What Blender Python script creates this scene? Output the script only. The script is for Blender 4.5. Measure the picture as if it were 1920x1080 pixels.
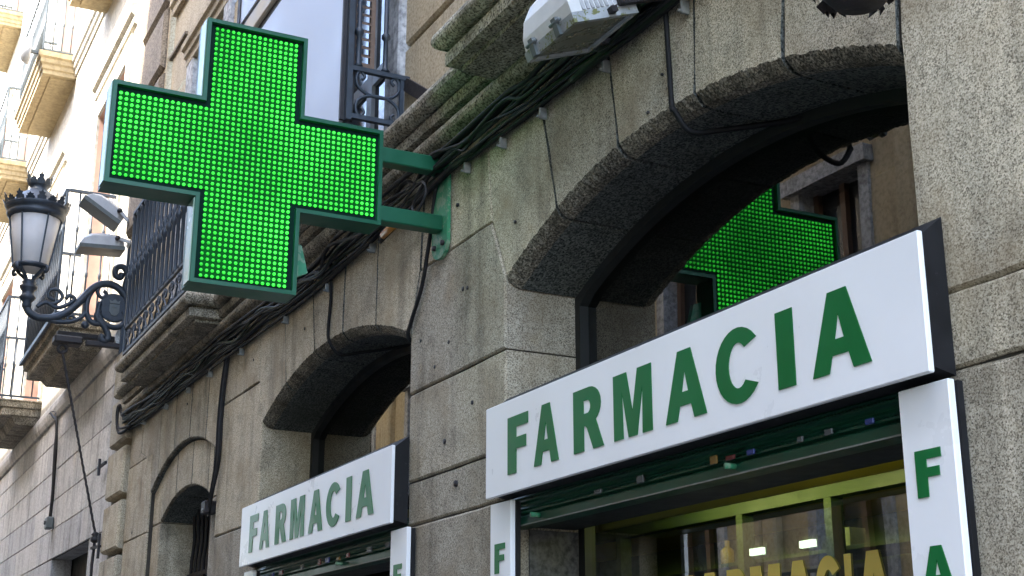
import bpy, bmesh, math, random
from mathutils import Vector, Matrix
random.seed(11)
scene = bpy.context.scene
for o in list(bpy.data.objects):
    bpy.data.objects.remove(o)
C = scene.collection
# model units -> metres: 1 unit = 0.7 m, street level lies 0.686 units below the model's z = 0
S = 0.7
ZG = 1.6 - 1.6 / S
def W(p):
    return Vector((p[0] * S, p[1] * S, (p[2] - ZG) * S))

# ------------------------------------------------------------------ camera
PITCH = math.atan(772 / 2560); YAW = math.atan(1350 / math.hypot(2560, 772))
fwd = Vector((-math.cos(YAW) * math.cos(PITCH), math.sin(YAW) * math.cos(PITCH), math.sin(PITCH)))
cam_d = bpy.data.cameras.new('camera'); cam = bpy.data.objects.new('camera', cam_d); C.objects.link(cam)
cam.location = W((0, -3, 1.6)); cam.rotation_euler = fwd.to_track_quat('-Z', 'Y').to_euler()
cam_d.sensor_width = 36; cam_d.lens = 48.0; cam_d.clip_start = 0.05; cam_d.clip_end = 900
scene.camera = cam

# ------------------------------------------------------------------ sky, sun, exposure
SUN_EL, SUN_AZ = math.radians(50), math.radians(8)     # sun stands over the street side, a little behind the camera
to_sun = Vector((math.sin(SUN_AZ) * math.cos(SUN_EL), -math.cos(SUN_AZ) * math.cos(SUN_EL), math.sin(SUN_EL)))
world = bpy.data.worlds.new('World'); scene.world = world; world.use_nodes = True
wn = world.node_tree.nodes; wl = world.node_tree.links
sky = wn.new('ShaderNodeTexSky'); sky.sky_type = 'NISHITA'; sky.sun_disc = False
sky.sun_elevation = SUN_EL; sky.sun_rotation = math.pi - SUN_AZ; sky.dust_density = 2.0
wl.new(sky.outputs[0], wn['Background'].inputs[0]); wn['Background'].inputs[1].default_value = 0.15
sun_d = bpy.data.lights.new('sun', 'SUN'); sun_d.energy = 2.0; sun_d.angle = math.radians(0.53); sun_d.color = (1, .95, .86)
sun = bpy.data.objects.new('sun', sun_d); C.objects.link(sun); sun.rotation_euler = to_sun.to_track_quat('Z', 'Y').to_euler()
sun.location = (0, -6, 30)
vs = scene.view_settings
vs.view_transform = 'Standard'; vs.look = 'None'; vs.gamma = 1; vs.use_curve_mapping = False
vs.exposure = 3.5
scene.render.engine = 'CYCLES'

# ------------------------------------------------------------------ materials
def nmat(name):
    m = bpy.data.materials.new(name); m.use_nodes = True
    return m, m.node_tree.nodes, m.node_tree.links, m.node_tree.nodes['Principled BSDF']
def ramp(n, stops):
    r = n.new('ShaderNodeValToRGB'); e = r.color_ramp.elements
    while len(e) < len(stops): e.new(0.5)
    for k, (p, c) in enumerate(stops):
        e[k].position = p; e[k].color = (c[0], c[1], c[2], 1)
    return r
def noise(n, l, src, scale, detail=3, rough=.6, stretch=None):
    t = n.new('ShaderNodeTexNoise'); t.inputs['Scale'].default_value = scale
    t.inputs['Detail'].default_value = detail; t.inputs['Roughness'].default_value = rough
    if stretch:
        mp = n.new('ShaderNodeMapping'); mp.inputs['Scale'].default_value = stretch
        l.new(src, mp.inputs[0]); l.new(mp.outputs[0], t.inputs[0])
    else: l.new(src, t.inputs[0])
    return t
def mix(n, l, a, b, fac, mode='MIX'):
    m = n.new('ShaderNodeMix'); m.data_type = 'RGBA'; m.blend_type = mode
    for v, i in ((fac, 0), (a, 6), (b, 7)):
        if hasattr(v, 'links') or isinstance(v, bpy.types.NodeSocket): l.new(v, m.inputs[i])
        elif i == 0: m.inputs[0].default_value = v
        else: m.inputs[i].default_value = (v[0], v[1], v[2], 1)
    return m.outputs[2]
def stone(name, dark, mid, light, scale, stain=(.09, .07, .045), stain_amt=.5, streak=.4, bump=.35, rand=.16, blotch=2.2, rough=.85, lo=.36, hi=.62, grain=0):
    m, n, l, b = nmat(name)
    tc = n.new('ShaderNodeTexCoord').outputs['Object']
    t = noise(n, l, tc, scale, 3, .65)
    src = t.outputs[0]
    if grain:      # crystals: one random tone per cell, softened by the noise
        vo = n.new('ShaderNodeTexVoronoi'); vo.inputs['Scale'].default_value = grain; l.new(tc, vo.inputs['Vector'])
        sx = n.new('ShaderNodeSeparateColor'); l.new(vo.outputs['Color'], sx.inputs[0])
        mm = n.new('ShaderNodeMath'); mm.operation = 'MULTIPLY_ADD'; mm.inputs[1].default_value = .30
        m2 = n.new('ShaderNodeMath'); m2.operation = 'MULTIPLY'; m2.inputs[1].default_value = .70
        l.new(t.outputs[0], m2.inputs[0]); l.new(sx.outputs[0], mm.inputs[0]); l.new(m2.outputs[0], mm.inputs[2]); src = mm.outputs[0]
    r = ramp(n, [(lo, dark), ((lo + hi) / 2, mid), (hi, light)]); l.new(src, r.inputs[0])
    big = noise(n, l, tc, blotch, 5, .6)
    br = ramp(n, [(.46, (0, 0, 0)), (.72, (1, 1, 1))]); l.new(big.outputs[0], br.inputs[0])
    mul = n.new('ShaderNodeMath'); mul.operation = 'MULTIPLY'; mul.inputs[1].default_value = stain_amt
    l.new(br.outputs[0], mul.inputs[0])
    c = mix(n, l, r.outputs[0], stain, mul.outputs[0])
    st = noise(n, l, tc, 2.6, 4, .6, (3.2, 3.2, .28))
    sr = ramp(n, [(.5, (1, 1, 1)), (.72, (1 - streak,) * 3)]); l.new(st.outputs[0], sr.inputs[0])
    c = mix(n, l, c, sr.outputs[0], 1.0, 'MULTIPLY')
    pt = noise(n, l, tc, blotch * 2.1, 4, .6)            # patches of greyer, cleaner stone and soot
    pr = ramp(n, [(.36, (1 - streak * .55,) * 3), (.47, (1, 1, 1)), (.62, (1.0, 1.0, 1.0)), (.75, (1.0, .95, .86))]); l.new(pt.outputs[0], pr.inputs[0])
    c = mix(n, l, c, pr.outputs[0], 1.0, 'MULTIPLY')
    oi = n.new('ShaderNodeObjectInfo')
    rr = ramp(n, [(0, (1 - rand, 1 - rand, 1 - rand * .9)), (1, (1 + rand * .5, 1 + rand * .4, 1 + rand * .2))]); l.new(oi.outputs['Random'], rr.inputs[0])
    c = mix(n, l, c, rr.outputs[0], 1.0, 'MULTIPLY')
    l.new(c, b.inputs['Base Color']); b.inputs['Roughness'].default_value = rough
    b.inputs['Specular IOR Level'].default_value = .25
    bp = n.new('ShaderNodeBump'); bp.inputs['Strength'].default_value = bump; bp.inputs['Distance'].default_value = .006
    mid_n = noise(n, l, tc, scale * .3, 3, .6)
    ad = n.new('ShaderNodeMath'); ad.operation = 'ADD'; l.new(t.outputs[0], ad.inputs[0]); l.new(mid_n.outputs[0], ad.inputs[1])
    l.new(ad.outputs[0], bp.inputs['Height']); l.new(bp.outputs[0], b.inputs['Normal'])
    return m
def paint(name, col, rough=.45, metal=0, var=.15, scale=9, bump=.05, spec=.5, wear=None, wear_at=.66):
    m, n, l, b = nmat(name)
    tc = n.new('ShaderNodeTexCoord').outputs['Object']
    t = noise(n, l, tc, scale, 5, .65)
    r = ramp(n, [(.3, [c * (1 - var) for c in col]), (.7, [min(1, c * (1 + var)) for c in col])]); l.new(t.outputs[0], r.inputs[0])
    c = r.outputs[0]
    if wear:
        t2 = noise(n, l, tc, scale * 2.3, 6, .7)
        r2 = ramp(n, [(wear_at - .04, (0, 0, 0)), (wear_at, (1, 1, 1))]); l.new(t2.outputs[0], r2.inputs[0])
        c = mix(n, l, c, wear, r2.outputs[0])
    l.new(c, b.inputs['Base Color'])
    rr = ramp(n, [(.3, (max(0, rough - .12),) * 3), (.7, (min(1, rough + .12),) * 3)]); l.new(t.outputs[0], rr.inputs[0])
    l.new(rr.outputs[0], b.inputs['Roughness'])
    b.inputs['Metallic'].default_value = metal; b.inputs['Specular IOR Level'].default_value = spec
    if bump:
        bp = n.new('ShaderNodeBump'); bp.inputs['Strength'].default_value = bump; bp.inputs['Distance'].default_value = .01
        l.new(t.outputs[0], bp.inputs['Height']); l.new(bp.outputs[0], b.inputs['Normal'])
    return m
def emit(name, col, strength):
    m, n, l, b = nmat(name)
    b.inputs['Base Color'].default_value = (col[0] * .4, col[1] * .4, col[2] * .4, 1)
    b.inputs['Emission Color'].default_value = (*col, 1); b.inputs['Emission Strength'].default_value = strength
    return m
def glass(name, ior, tint, mirror=0.0):
    m, n, l, b = nmat(name); n.remove(b)
    fr = n.new('ShaderNodeFresnel'); fr.inputs[0].default_value = ior
    tr = n.new('ShaderNodeBsdfTransparent'); tr.inputs[0].default_value = (*tint, 1)
    gl = n.new('ShaderNodeBsdfGlossy'); gl.inputs['Roughness'].default_value = 0.0; gl.inputs[0].default_value = (.95, .95, .93, 1)
    tcn = n.new('ShaderNodeTexCoord')
    wv = noise(n, l, tcn.outputs['Object'], 1.6, 1, .4)
    bp = n.new('ShaderNodeBump'); bp.inputs['Strength'].default_value = .04; bp.inputs['Distance'].default_value = .02
    l.new(wv.outputs[0], bp.inputs['Height']); l.new(bp.outputs[0], gl.inputs['Normal'])
    mx = n.new('ShaderNodeMixShader')
    ma = n.new('ShaderNodeMath'); ma.operation = 'ADD'; ma.use_clamp = True; ma.inputs[1].default_value = mirror
    l.new(fr.outputs[0], ma.inputs[0]); l.new(ma.outputs[0], mx.inputs[0])
    l.new(tr.outputs[0], mx.inputs[1]); l.new(gl.outputs[0], mx.inputs[2])
    l.new(mx.outputs[0], n['Material Output'].inputs[0])
    return m
M = {}
M['granite'] = stone('granite', (.14, .122, .09), (.47, .42, .315), (.68, .62, .49), 230, stain=(.27, .21, .13), stain_amt=.75, streak=.42, bump=.10, lo=.33, hi=.66, grain=290, rand=.24, blotch=3.1)
M['shadegrime'] = stone('shade_grime_granite', (.025, .03, .028), (.095, .104, .096), (.19, .20, .185), 150, grain=150, stain=(.05, .055, .045), stain_amt=.6, streak=.2)  # dark granite: soffit shade put into the colour, with grime on joint sides
M['crust'] = stone('lichen_crust', (.03, .028, .022), (.16, .145, .112), (.40, .365, .29), 140, stain=(.05, .044, .03), stain_amt=.75, bump=.5, blotch=10)
M['moulding'] = stone('weathered_moulding', (.08, .068, .05), (.32, .28, .205), (.50, .45, .36), 110, grain=140, stain=(.07, .06, .035), stain_amt=.75, streak=.5, blotch=5)
M['ashlar'] = stone('pale_ashlar', (.38, .365, .345), (.52, .505, .48), (.62, .605, .58), 60, stain=(.33, .30, .25), stain_amt=.45, streak=.45, bump=.12, rand=.2, blotch=1.3)
M['plaster'] = stone('cream_plaster', (.32, .255, .165), (.47, .39, .27), (.55, .465, .335), 70, stain=(.33, .26, .17), stain_amt=.4, streak=.22, bump=.2, rand=.08, blotch=1.6)
M['pilaster'] = stone('brown_stone', (.12, .098, .072), (.235, .19, .14), (.32, .265, .20), 60, stain=(.15, .12, .09), stain_amt=.4, streak=.2, rand=.1)
M['white_stucco'] = stone('white_stucco', (.42, .385, .315), (.53, .49, .41), (.60, .56, .475), 20, stain=(.40, .35, .265), stain_amt=.3, streak=.2, bump=.05, rand=.05, blotch=.8)
M['tan_stucco'] = stone('tan_stucco', (.34, .265, .15), (.42, .33, .19), (.48, .38, .22), 20, stain=(.42, .33, .2), stain_amt=.4, streak=.2, bump=.05, rand=.05)
M['jambstone'] = stone('pale_jamb_stone', (.26, .26, .265), (.44, .44, .45), (.58, .58, .58), 22, stain=(.3, .29, .28), stain_amt=.5, streak=.5, bump=.12, blotch=3)
M['pink'] = paint('pink_render', (.50, .30, .22), .8, var=.12)
M['facade'] = stone('street_facade', (.44, .35, .21), (.54, .44, .28), (.6, .5, .34), 25, stain=(.28, .22, .14), stain_amt=.4, streak=.3, bump=.05, rand=.1, blotch=.7)
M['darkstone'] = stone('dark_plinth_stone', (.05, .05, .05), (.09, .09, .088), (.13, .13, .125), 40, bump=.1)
M['mortar'] = paint('mortar', (.045, .04, .032), .95, var=.3, scale=20)
M['white'] = paint('white_sign_face', (.83, .825, .82), .35, var=.025, scale=3, bump=0)
M['greenletter'] = paint('green_vinyl', (.004, .125, .028), .4, var=.1, scale=5, bump=0, spec=.25)
M['yellowletter'] = paint('yellow_vinyl', (.92, .70, .16), .5, var=.05, bump=0)
M['signdark'] = paint('dark_sign_edge', (.012, .012, .013), .6, var=.35, scale=14, wear=(.03, .03, .03), spec=.2)
M['greenpaint'] = paint('green_enamel', (.003, .085, .04), .4, var=.18, scale=6, bump=.03, wear=(.008, .12, .06), wear_at=.74)
M['shuttergreen'] = paint('dark_green_shutter', (.003, .05, .026), .4, var=.25, scale=8, bump=.03)
M['greenplate'] = paint('worn_green_plate', (.03, .21, .10), .6, var=.25, scale=12, wear=(.16, .27, .17), wear_at=.55)
M['side'] = paint('pale_cross_side', (.30, .42, .30), .25, var=.15, scale=4, bump=0)  # pale tone carries the sky's reflection on the cross flanks
M['ledboard'] = paint('led_board', (.003, .09, .012), .7, var=.1, bump=0, spec=.05)
M['bezel'] = paint('led_bezel', (.002, .018, .012), .7, var=.2, bump=0, spec=.08)
M['led'] = emit('green_led', (.05, 1.0, .065), .16)
_n, _l = M['led'].node_tree.nodes, M['led'].node_tree.links
_t = noise(_n, _l, _n.new('ShaderNodeTexCoord').outputs['Object'], 2.2, 2, .5)
_m = _n.new('ShaderNodeMapRange'); _m.inputs[1].default_value = .36; _m.inputs[2].default_value = .62; _m.inputs[3].default_value = .065; _m.inputs[4].default_value = .24
_l.new(_t.outputs[0], _m.inputs[0])
_t2 = noise(_n, _l, _n.new('ShaderNodeTexCoord').outputs['Object'], 75, 1, .5)      # diodes age unevenly
_m2 = _n.new('ShaderNodeMapRange'); _m2.inputs[1].default_value = .3; _m2.inputs[2].default_value = .6; _m2.inputs[3].default_value = .45; _m2.inputs[4].default_value = 1.1
_l.new(_t2.outputs[0], _m2.inputs[0])
_mm = _n.new('ShaderNodeMath'); _mm.operation = 'MULTIPLY'; _l.new(_m.outputs[0], _mm.inputs[0]); _l.new(_m2.outputs[0], _mm.inputs[1])
_l.new(_mm.outputs[0], _n['Principled BSDF'].inputs['Emission Strength'])
M['iron'] = paint('blue_black_iron', (.022, .032, .046), .5, metal=0, var=.35, scale=25, bump=.15, wear=(.06, .05, .042), wear_at=.7)
M['darkiron'] = paint('rusty_black_iron', (.016, .013, .014), .65, var=.4, scale=25, bump=.3, wear=(.05, .03, .022), wear_at=.66)
M['greyiron'] = paint('grey_painted_iron', (.10, .115, .115), .55, var=.2, scale=18, bump=.1)
M['cable'] = paint('black_cable', (.011, .011, .012), .65, var=.5, scale=30, bump=.1, spec=.25)
M['cablegrey'] = paint('grey_cable', (.03, .03, .032), .65, var=.4, scale=30, bump=.1, spec=.25)
M['cablegreen'] = paint('green_black_conduit', (.009, .018, .009), .6, var=.4, scale=30, bump=.1, spec=.25)
M['orange'] = paint('orange_tag', (.55, .22, .02), .5, var=.2)
M['clip'] = paint('zinc_clip', (.20, .205, .19), .5, var=.3, scale=40)
M['galv'] = paint('grey_cast_housing', (.36, .365, .37), .45, var=.12, scale=14, bump=.04)
M['housing'] = paint('off_white_housing', (.60, .60, .58), .5, var=.1, scale=10, bump=.04)
M['housingrim'] = paint('stained_grey_rim', (.33, .35, .36), .5, var=.25, scale=16, wear=(.16, .17, .06), wear_at=.58)
M['lens'] = paint('dusty_lamp_lens', (.12, .125, .09), .3, var=.3, scale=9, bump=0)
M['frost'] = paint('frosted_lantern_glass', (.62, .60, .60), .55, var=.08, scale=6, bump=0)
M['shutterwood'] = paint('brown_louvre_wood', (.17, .105, .07), .6, var=.25, scale=14, bump=.15)
M['panel'] = paint('pale_blue_board', (.52, .56, .66), .5, var=.035, scale=2, bump=0)
M['cream'] = paint('cream_rail', (.55, .46, .33), .6, var=.1)
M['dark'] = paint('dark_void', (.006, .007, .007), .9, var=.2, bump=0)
M['darkframe'] = paint('dark_window_frame', (.012, .014, .014), .6, var=.3, bump=0)
M['room'] = paint('shop_ceiling_paint', (.75, .55, .10), .7, var=.12, scale=4)
M['roomgreen'] = paint('shop_fitting_green', (.03, .048, .010), .5, var=.25, scale=5)
M['roomdark'] = paint('shop_wall_dark', (.035, .06, .03), .7, var=.4, scale=3)
M['tube'] = emit('lit_tube', (1.0, .95, .42), 2.8)
M['whitelamp'] = emit('lit_shop_display', (.85, .95, 1.0), .25)
M['pane'] = glass('arched_pane_glass', 1.5, (.42, .47, .42), .10)
M['shopglass'] = glass('shop_window_glass', 1.5, (.62, .75, .5), .22)
M['winglass'] = paint('house_window_glass', (.03, .035, .04), .06, var=.2, bump=0, spec=.8)
M['whiteframe'] = paint('white_shutter_paint', (.66, .66, .65), .5, var=.06)
M['asphalt'] = paint('asphalt', (.05, .05, .052), .9, var=.25, scale=30, bump=.3)
M['paving'] = stone('paving', (.14, .135, .13), (.2, .195, .185), (.26, .25, .24), 40)
M['red'] = paint('red_sticker', (.14, .02, .02), .4, bump=0); M['blue'] = paint('blue_sticker', (.03, .05, .22), .4, bump=0)
M['gold'] = paint('gold_sticker', (.22, .13, .03), .4, bump=0); M['greysticker'] = paint('grey_sticker', (.11, .115, .12), .5, bump=0)
M['bottle'] = paint('amber_bottle', (.35, .22, .03), .25, var=.3); M['box'] = paint('pale_carton', (.4, .42, .36), .6, var=.3)

# ------------------------------------------------------------------ mesh building
class MB:
    def __init__(s): s.v = []; s.f = []; s.m = []; s.sm = []
    def add(s, vs, fs, mi=0, smooth=False):
        o = len(s.v); s.v += [tuple(p) for p in vs]
        for f in fs: s.f.append([i + o for i in f]); s.m.append(mi); s.sm.append(smooth)
        return s
    def box(s, x0, x1, y0, y1, z0, z1, mi=0):
        v = [(x, y, z) for z in (z0, z1) for y in (y0, y1) for x in (x0, x1)]
        return s.add(v, [(0, 2, 3, 1), (4, 5, 7, 6), (0, 1, 5, 4), (2, 6, 7, 3), (0, 4, 6, 2), (1, 3, 7, 5)], mi)
    def bbox(s, x0, x1, y0, y1, z0, z1, b=.01, mi=0):     # box with chamfered edges
        vs = []; c = ((x0 + x1) / 2, (y0 + y1) / 2, (z0 + z1) / 2); h = (abs(x1 - x0) / 2, abs(y1 - y0) / 2, abs(z1 - z0) / 2)
        b = min(b, min(h) * .9); idx = {}
        for ax in range(3):
            for sg in itert((-1, 1), 3):
                p = [c[k] + sg[k] * (h[k] - (0 if k == ax else b)) for k in range(3)]
                idx[(ax, sg)] = len(vs); vs.append(p)
        fs = []
        for ax in range(3):
            a, d = [k for k in range(3) if k != ax]
            for q in (-1, 1):
                def key(i, j, ax=ax, a=a, d=d, q=q):
                    t = [0, 0, 0]; t[ax] = q; t[a] = i; t[d] = j; return tuple(t)
                fs.append([idx[(ax, key(i, j))] for i, j in ((-1, -1), (1, -1), (1, 1), (-1, 1))])
        for a, d in ((0, 1), (0, 2), (1, 2)):
            e = 3 - a - d
            for i in (-1, 1):
                for j in (-1, 1):
                    def key(k, a=a, d=d, e=e, i=i, j=j):
                        t = [0, 0, 0]; t[a] = i; t[d] = j; t[e] = k; return tuple(t)
                    fs.append([idx[(a, key(-1))], idx[(a, key(1))], idx[(d, key(1))], idx[(d, key(-1))]])
        for sg in itert((-1, 1), 3): fs.append([idx[(0, sg)], idx[(1, sg)], idx[(2, sg)]])
        return s.add(vs, fs, mi)
    def prism(s, poly, y0, y1, mi=0, axis='y', caps=True):    # poly in (x,z) extruded along y (axis y) or (y,z) along x
        n = len(poly)
        if axis == 'y': v = [(a, y0, b) for a, b in poly] + [(a, y1, b) for a, b in poly]
        else: v = [(y0, a, b) for a, b in poly] + [(y1, a, b) for a, b in poly]
        f = [(i, (i + 1) % n, n + (i + 1) % n, n + i) for i in range(n)]
        if caps: f += [tuple(range(n)), tuple(range(2 * n - 1, n - 1, -1))]
        return s.add(v, f, mi)
    def tube(s, pts, r, n=6, mi=0, smooth=True, rs=None, caps=True):
        pts = [Vector(p) for p in pts]; N = len(pts); vs = []
        t0 = (pts[1] - pts[0]).normalized()
        up = Vector((0, 0, 1)) if abs(t0.z) < .9 else Vector((1, 0, 0))
        a = t0.cross(up).normalized()
        for i, p in enumerate(pts):
            t = (pts[min(i + 1, N - 1)] - pts[max(i - 1, 0)])
            t = t.normalized() if t.length > 1e-9 else t0
            a = (a - t * a.dot(t)); a = a.normalized() if a.length > 1e-6 else t.orthogonal().normalized()
            b = t.cross(a); rr = rs[i] if rs else r
            for k in range(n):
                g = 2 * math.pi * k / n
                vs.append(p + (a * math.cos(g) + b * math.sin(g)) * rr)
        fs = [(i * n + k, i * n + (k + 1) % n, (i + 1) * n + (k + 1) % n, (i + 1) * n + k) for i in range(N - 1) for k in range(n)]
        if caps: fs += [tuple(range(n - 1, -1, -1)), tuple(range((N - 1) * n, N * n))]
        return s.add(vs, fs, mi, smooth)
    def bar(s, a, b, w, h=None, mi=0):                       # square bar between two points
        a, b = Vector(a), Vector(b); t = (b - a).normalized(); h = h or w
        u = Vector((0, 0, 1)) if abs(t.z) < .9 else Vector((0, 1, 0))
        x = t.cross(u).normalized(); y = x.cross(t)
        vs = [p + x * i * w / 2 + y * j * h / 2 for p in (a, b) for i, j in ((-1, -1), (1, -1), (1, 1), (-1, 1))]
        return s.add(vs, [(3, 2, 1, 0), (4, 5, 6, 7), (0, 1, 5, 4), (1, 2, 6, 5), (2, 3, 7, 6), (3, 0, 4, 7)], mi)
    def lathe(s, prof, c, n=16, mi=0, smooth=True):          # prof = (radius, z) about a vertical axis at c
        vs = []
        for r, z in prof:
            for k in range(n):
                g = 2 * math.pi * (k + .5) / n; vs.append((c[0] + r * math.cos(g), c[1] + r * math.sin(g), c[2] + z))
        fs = [(i * n + k, i * n + (k + 1) % n, (i + 1) * n + (k + 1) % n, (i + 1) * n + k) for i in range(len(prof) - 1) for k in range(n)]
        fs += [tuple(range(n - 1, -1, -1)), tuple(range((len(prof) - 1) * n, len(prof) * n))]
        return s.add(vs, fs, mi, smooth)
    def build(s, name, mats, parent=None, fix=True, base=None):
        me = bpy.data.meshes.new(name)
        if base is None: me.from_pydata([W(p) for p in s.v], [], s.f)
        else: me.from_pydata([W(p) - W(base) for p in s.v], [], s.f)
        for m in (mats if isinstance(mats, (list, tuple)) else [mats]): me.materials.append(m)
        me.polygons.foreach_set('material_index', s.m); me.polygons.foreach_set('use_smooth', s.sm)
        if fix:
            bm = bmesh.new(); bm.from_mesh(me); bmesh.ops.recalc_face_normals(bm, faces=bm.faces); bm.to_mesh(me); bm.free()
        me.update()
        o = bpy.data.objects.new(name, me); C.objects.link(o)
        if base is not None: o.location = W(base)
        if parent: adopt(o, parent)
        return o
def itert(vals, k):
    out = [()]
    for _ in range(k): out = [t + (v,) for t in out for v in vals]
    return out
def world_loc(o):
    p = Vector(o.location); q = o.parent
    return p
def adopt(o, parent):
    o.parent = parent
    # parents are never rotated or scaled, so undoing their placement is a plain translation
    o.matrix_parent_inverse = Matrix.Translation(-ORIGIN[parent.name]) if parent.name in ORIGIN else Matrix.Identity(4)
    ORIGIN.setdefault(o.name, Vector(o.location))
ORIGIN = {}
def tag(o, label=None, cat=None, group=None, kind=None):
    for k, v in (('label', label), ('category', cat), ('group', group), ('kind', kind)):
        if v: o[k] = v
    return o
def thing(name, base, label, cat, group=None):
    o = bpy.data.objects.new(name, None); C.objects.link(o); o.location = W(base); o.empty_display_size = .1
    ORIGIN[o.name] = Vector(o.location)
    return tag(o, label, cat, group)
def copy_at(src, delta, parent):
    o = src.copy(); C.objects.link(o); o.parent = parent; o.matrix_parent_inverse = src.matrix_parent_inverse.copy()
    o.location = Vector(src.location) + Vector(delta) * S
    return o
def jit(a): return random.uniform(-a, a)
def smooth_path(pts, k=5):
    pts = [Vector(p) for p in pts]; out = []
    for i in range(len(pts) - 1):
        p0, p1, p2, p3 = pts[max(i - 1, 0)], pts[i], pts[i + 1], pts[min(i + 2, len(pts) - 1)]
        for j in range(k):
            t = j / k
            out.append(.5 * ((2 * p1) + (p2 - p0) * t + (2 * p0 - 5 * p1 + 4 * p2 - p3) * t * t + (3 * p1 - p0 - 3 * p2 + p3) * t ** 3))
    return out + [pts[-1]]
def inset(poly, d):
    n = len(poly); out = []
    ar = sum(poly[i][0] * poly[(i + 1) % n][1] - poly[(i + 1) % n][0] * poly[i][1] for i in range(n))
    sg = 1 if ar > 0 else -1
    for i in range(n):
        p, q, r = Vector(poly[i - 1]), Vector(poly[i]), Vector(poly[(i + 1) % n])
        e1 = (q - p).normalized(); e2 = (r - q).normalized()
        n1 = Vector((-e1.y, e1.x)) * sg; n2 = Vector((-e2.y, e2.x)) * sg
        b = n1 + n2; b = b / max(.35, b.dot(n1)) if b.length > 1e-6 else n1
        out.append((q.x + b.x * d, q.y + b.y * d))
    return out
def subdiv(poly, step, j):
    out = []; n = len(poly)
    for i in range(n):
        a, b = Vector(poly[i]), Vector(poly[(i + 1) % n]); k = max(1, int((b - a).length / step))
        out.append(tuple(a))
        for t in range(1, k):
            p = a.lerp(b, t / k); out.append((p.x + jit(j), p.y + jit(j)))
    return out
def stone_block(poly, y0, y1, parent, mat, gap=.009, bev=.007, j=.003, name='stone_block', step=.14, jy=.004):
    y0 = y0 + jit(jy)
    p = subdiv(inset(poly, gap / 2), step, j); q = inset(p, bev); n = len(p)
    v = [(a, y0, b) for a, b in q] + [(a, y0 + bev * .8 + abs(jit(.003)), b) for a, b in p] + [(a, y1, b) for a, b in p]
    f = [tuple(range(n))]
    for r in range(2): f += [(r * n + i, r * n + (i + 1) % n, (r + 1) * n + (i + 1) % n, (r + 1) * n + i) for i in range(n)]
    return MB().add(v, f).build(name, mat, parent)
def arc_pt(ar, x):          # height of an arch's soffit at x
    xc, half, zs, rise = ar
    R = (half * half + rise * rise) / (2 * rise); d = x - xc
    return zs + rise - R + math.sqrt(max(0, R * R - d * d))
def arch_block(top, xl, xr, ar, parent, y0=0.0, y1=.46, cham=.075, rough=.008, gap=.021, xl_top=None):
    """voussoir: straight polygon 'top' (left-bottom ... over the top ... right-bottom excluded) closed by the arch curve, with a ragged worn arris"""
    g = gap / 2; n = max(4, int((xr - xl) / .016))
    xs = [xl + g + (xr - xl - gap) * i / n for i in range(n + 1)]
    rows = []
    spec = [(y0, cham), (y0 + cham * .22, cham * .62), (y0 + cham * .7, cham * .2), (y0 + cham * 1.4, .004), (y1, 0)]
    for k, (yy, dz) in enumerate(spec):
        rg = (rough * 1.3, rough, rough * .8, rough * .3, 0)[k]
        rows.append([(x + (jit(.004) if 0 < i < n and k < 3 else 0), yy + abs(jit(rg)) * (k in (1, 2)), arc_pt(ar, x) + dz + jit(rg)) for i, x in enumerate(xs)])
    mb = MB(); ti = inset(list(top) + [(xr, arc_pt(ar, xr) + cham), (xl, arc_pt(ar, xl) + cham)], g)[:len(top)]
    path = [(xs[0], rows[0][0][2])] + ti + [(xs[-1], rows[0][-1][2])]; ti = []
    for p, q in zip(path, path[1:]):
        p, q = Vector(p), Vector(q); k = max(1, int((q - p).length / .10))
        for t in range(k):
            w = p.lerp(q, t / k); e = .0045 if t else 0
            ti.append((w.x + jit(e), w.y + jit(e) * .5))
    ti = ti[1:]
    nt = len(ti); y0j = y0 + jit(.003)
    v = [(a, y0j, b) for a, b in ti] + [(a, y1, b) for a, b in ti]
    base = len(v)
    for r in rows: v += r
    N = n + 1
    R = lambda k, i: base + k * N + i
    f = [tuple(range(nt)) + tuple(R(0, i) for i in range(n, -1, -1))]
    m = [0]
    for i in range(nt - 1): f.append((i, i + 1, nt + i + 1, nt + i)); m.append(2)
    f.append((nt - 1, R(0, n), R(1, n), R(2, n), R(3, n), R(4, n), nt + nt - 1)); m.append(2)
    f.append((nt, R(4, 0), R(3, 0), R(2, 0), R(1, 0), R(0, 0), 0)); m.append(2)
    for k in range(4):
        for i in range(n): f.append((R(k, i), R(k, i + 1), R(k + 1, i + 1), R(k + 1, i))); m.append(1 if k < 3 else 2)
    mb.v = v; mb.f = [list(t) for t in f]; mb.m = m; mb.sm = [False] * len(f)
    return mb.build('stone_block', [M['granite'], M['crust'], M['shadegrime']], parent)
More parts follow.
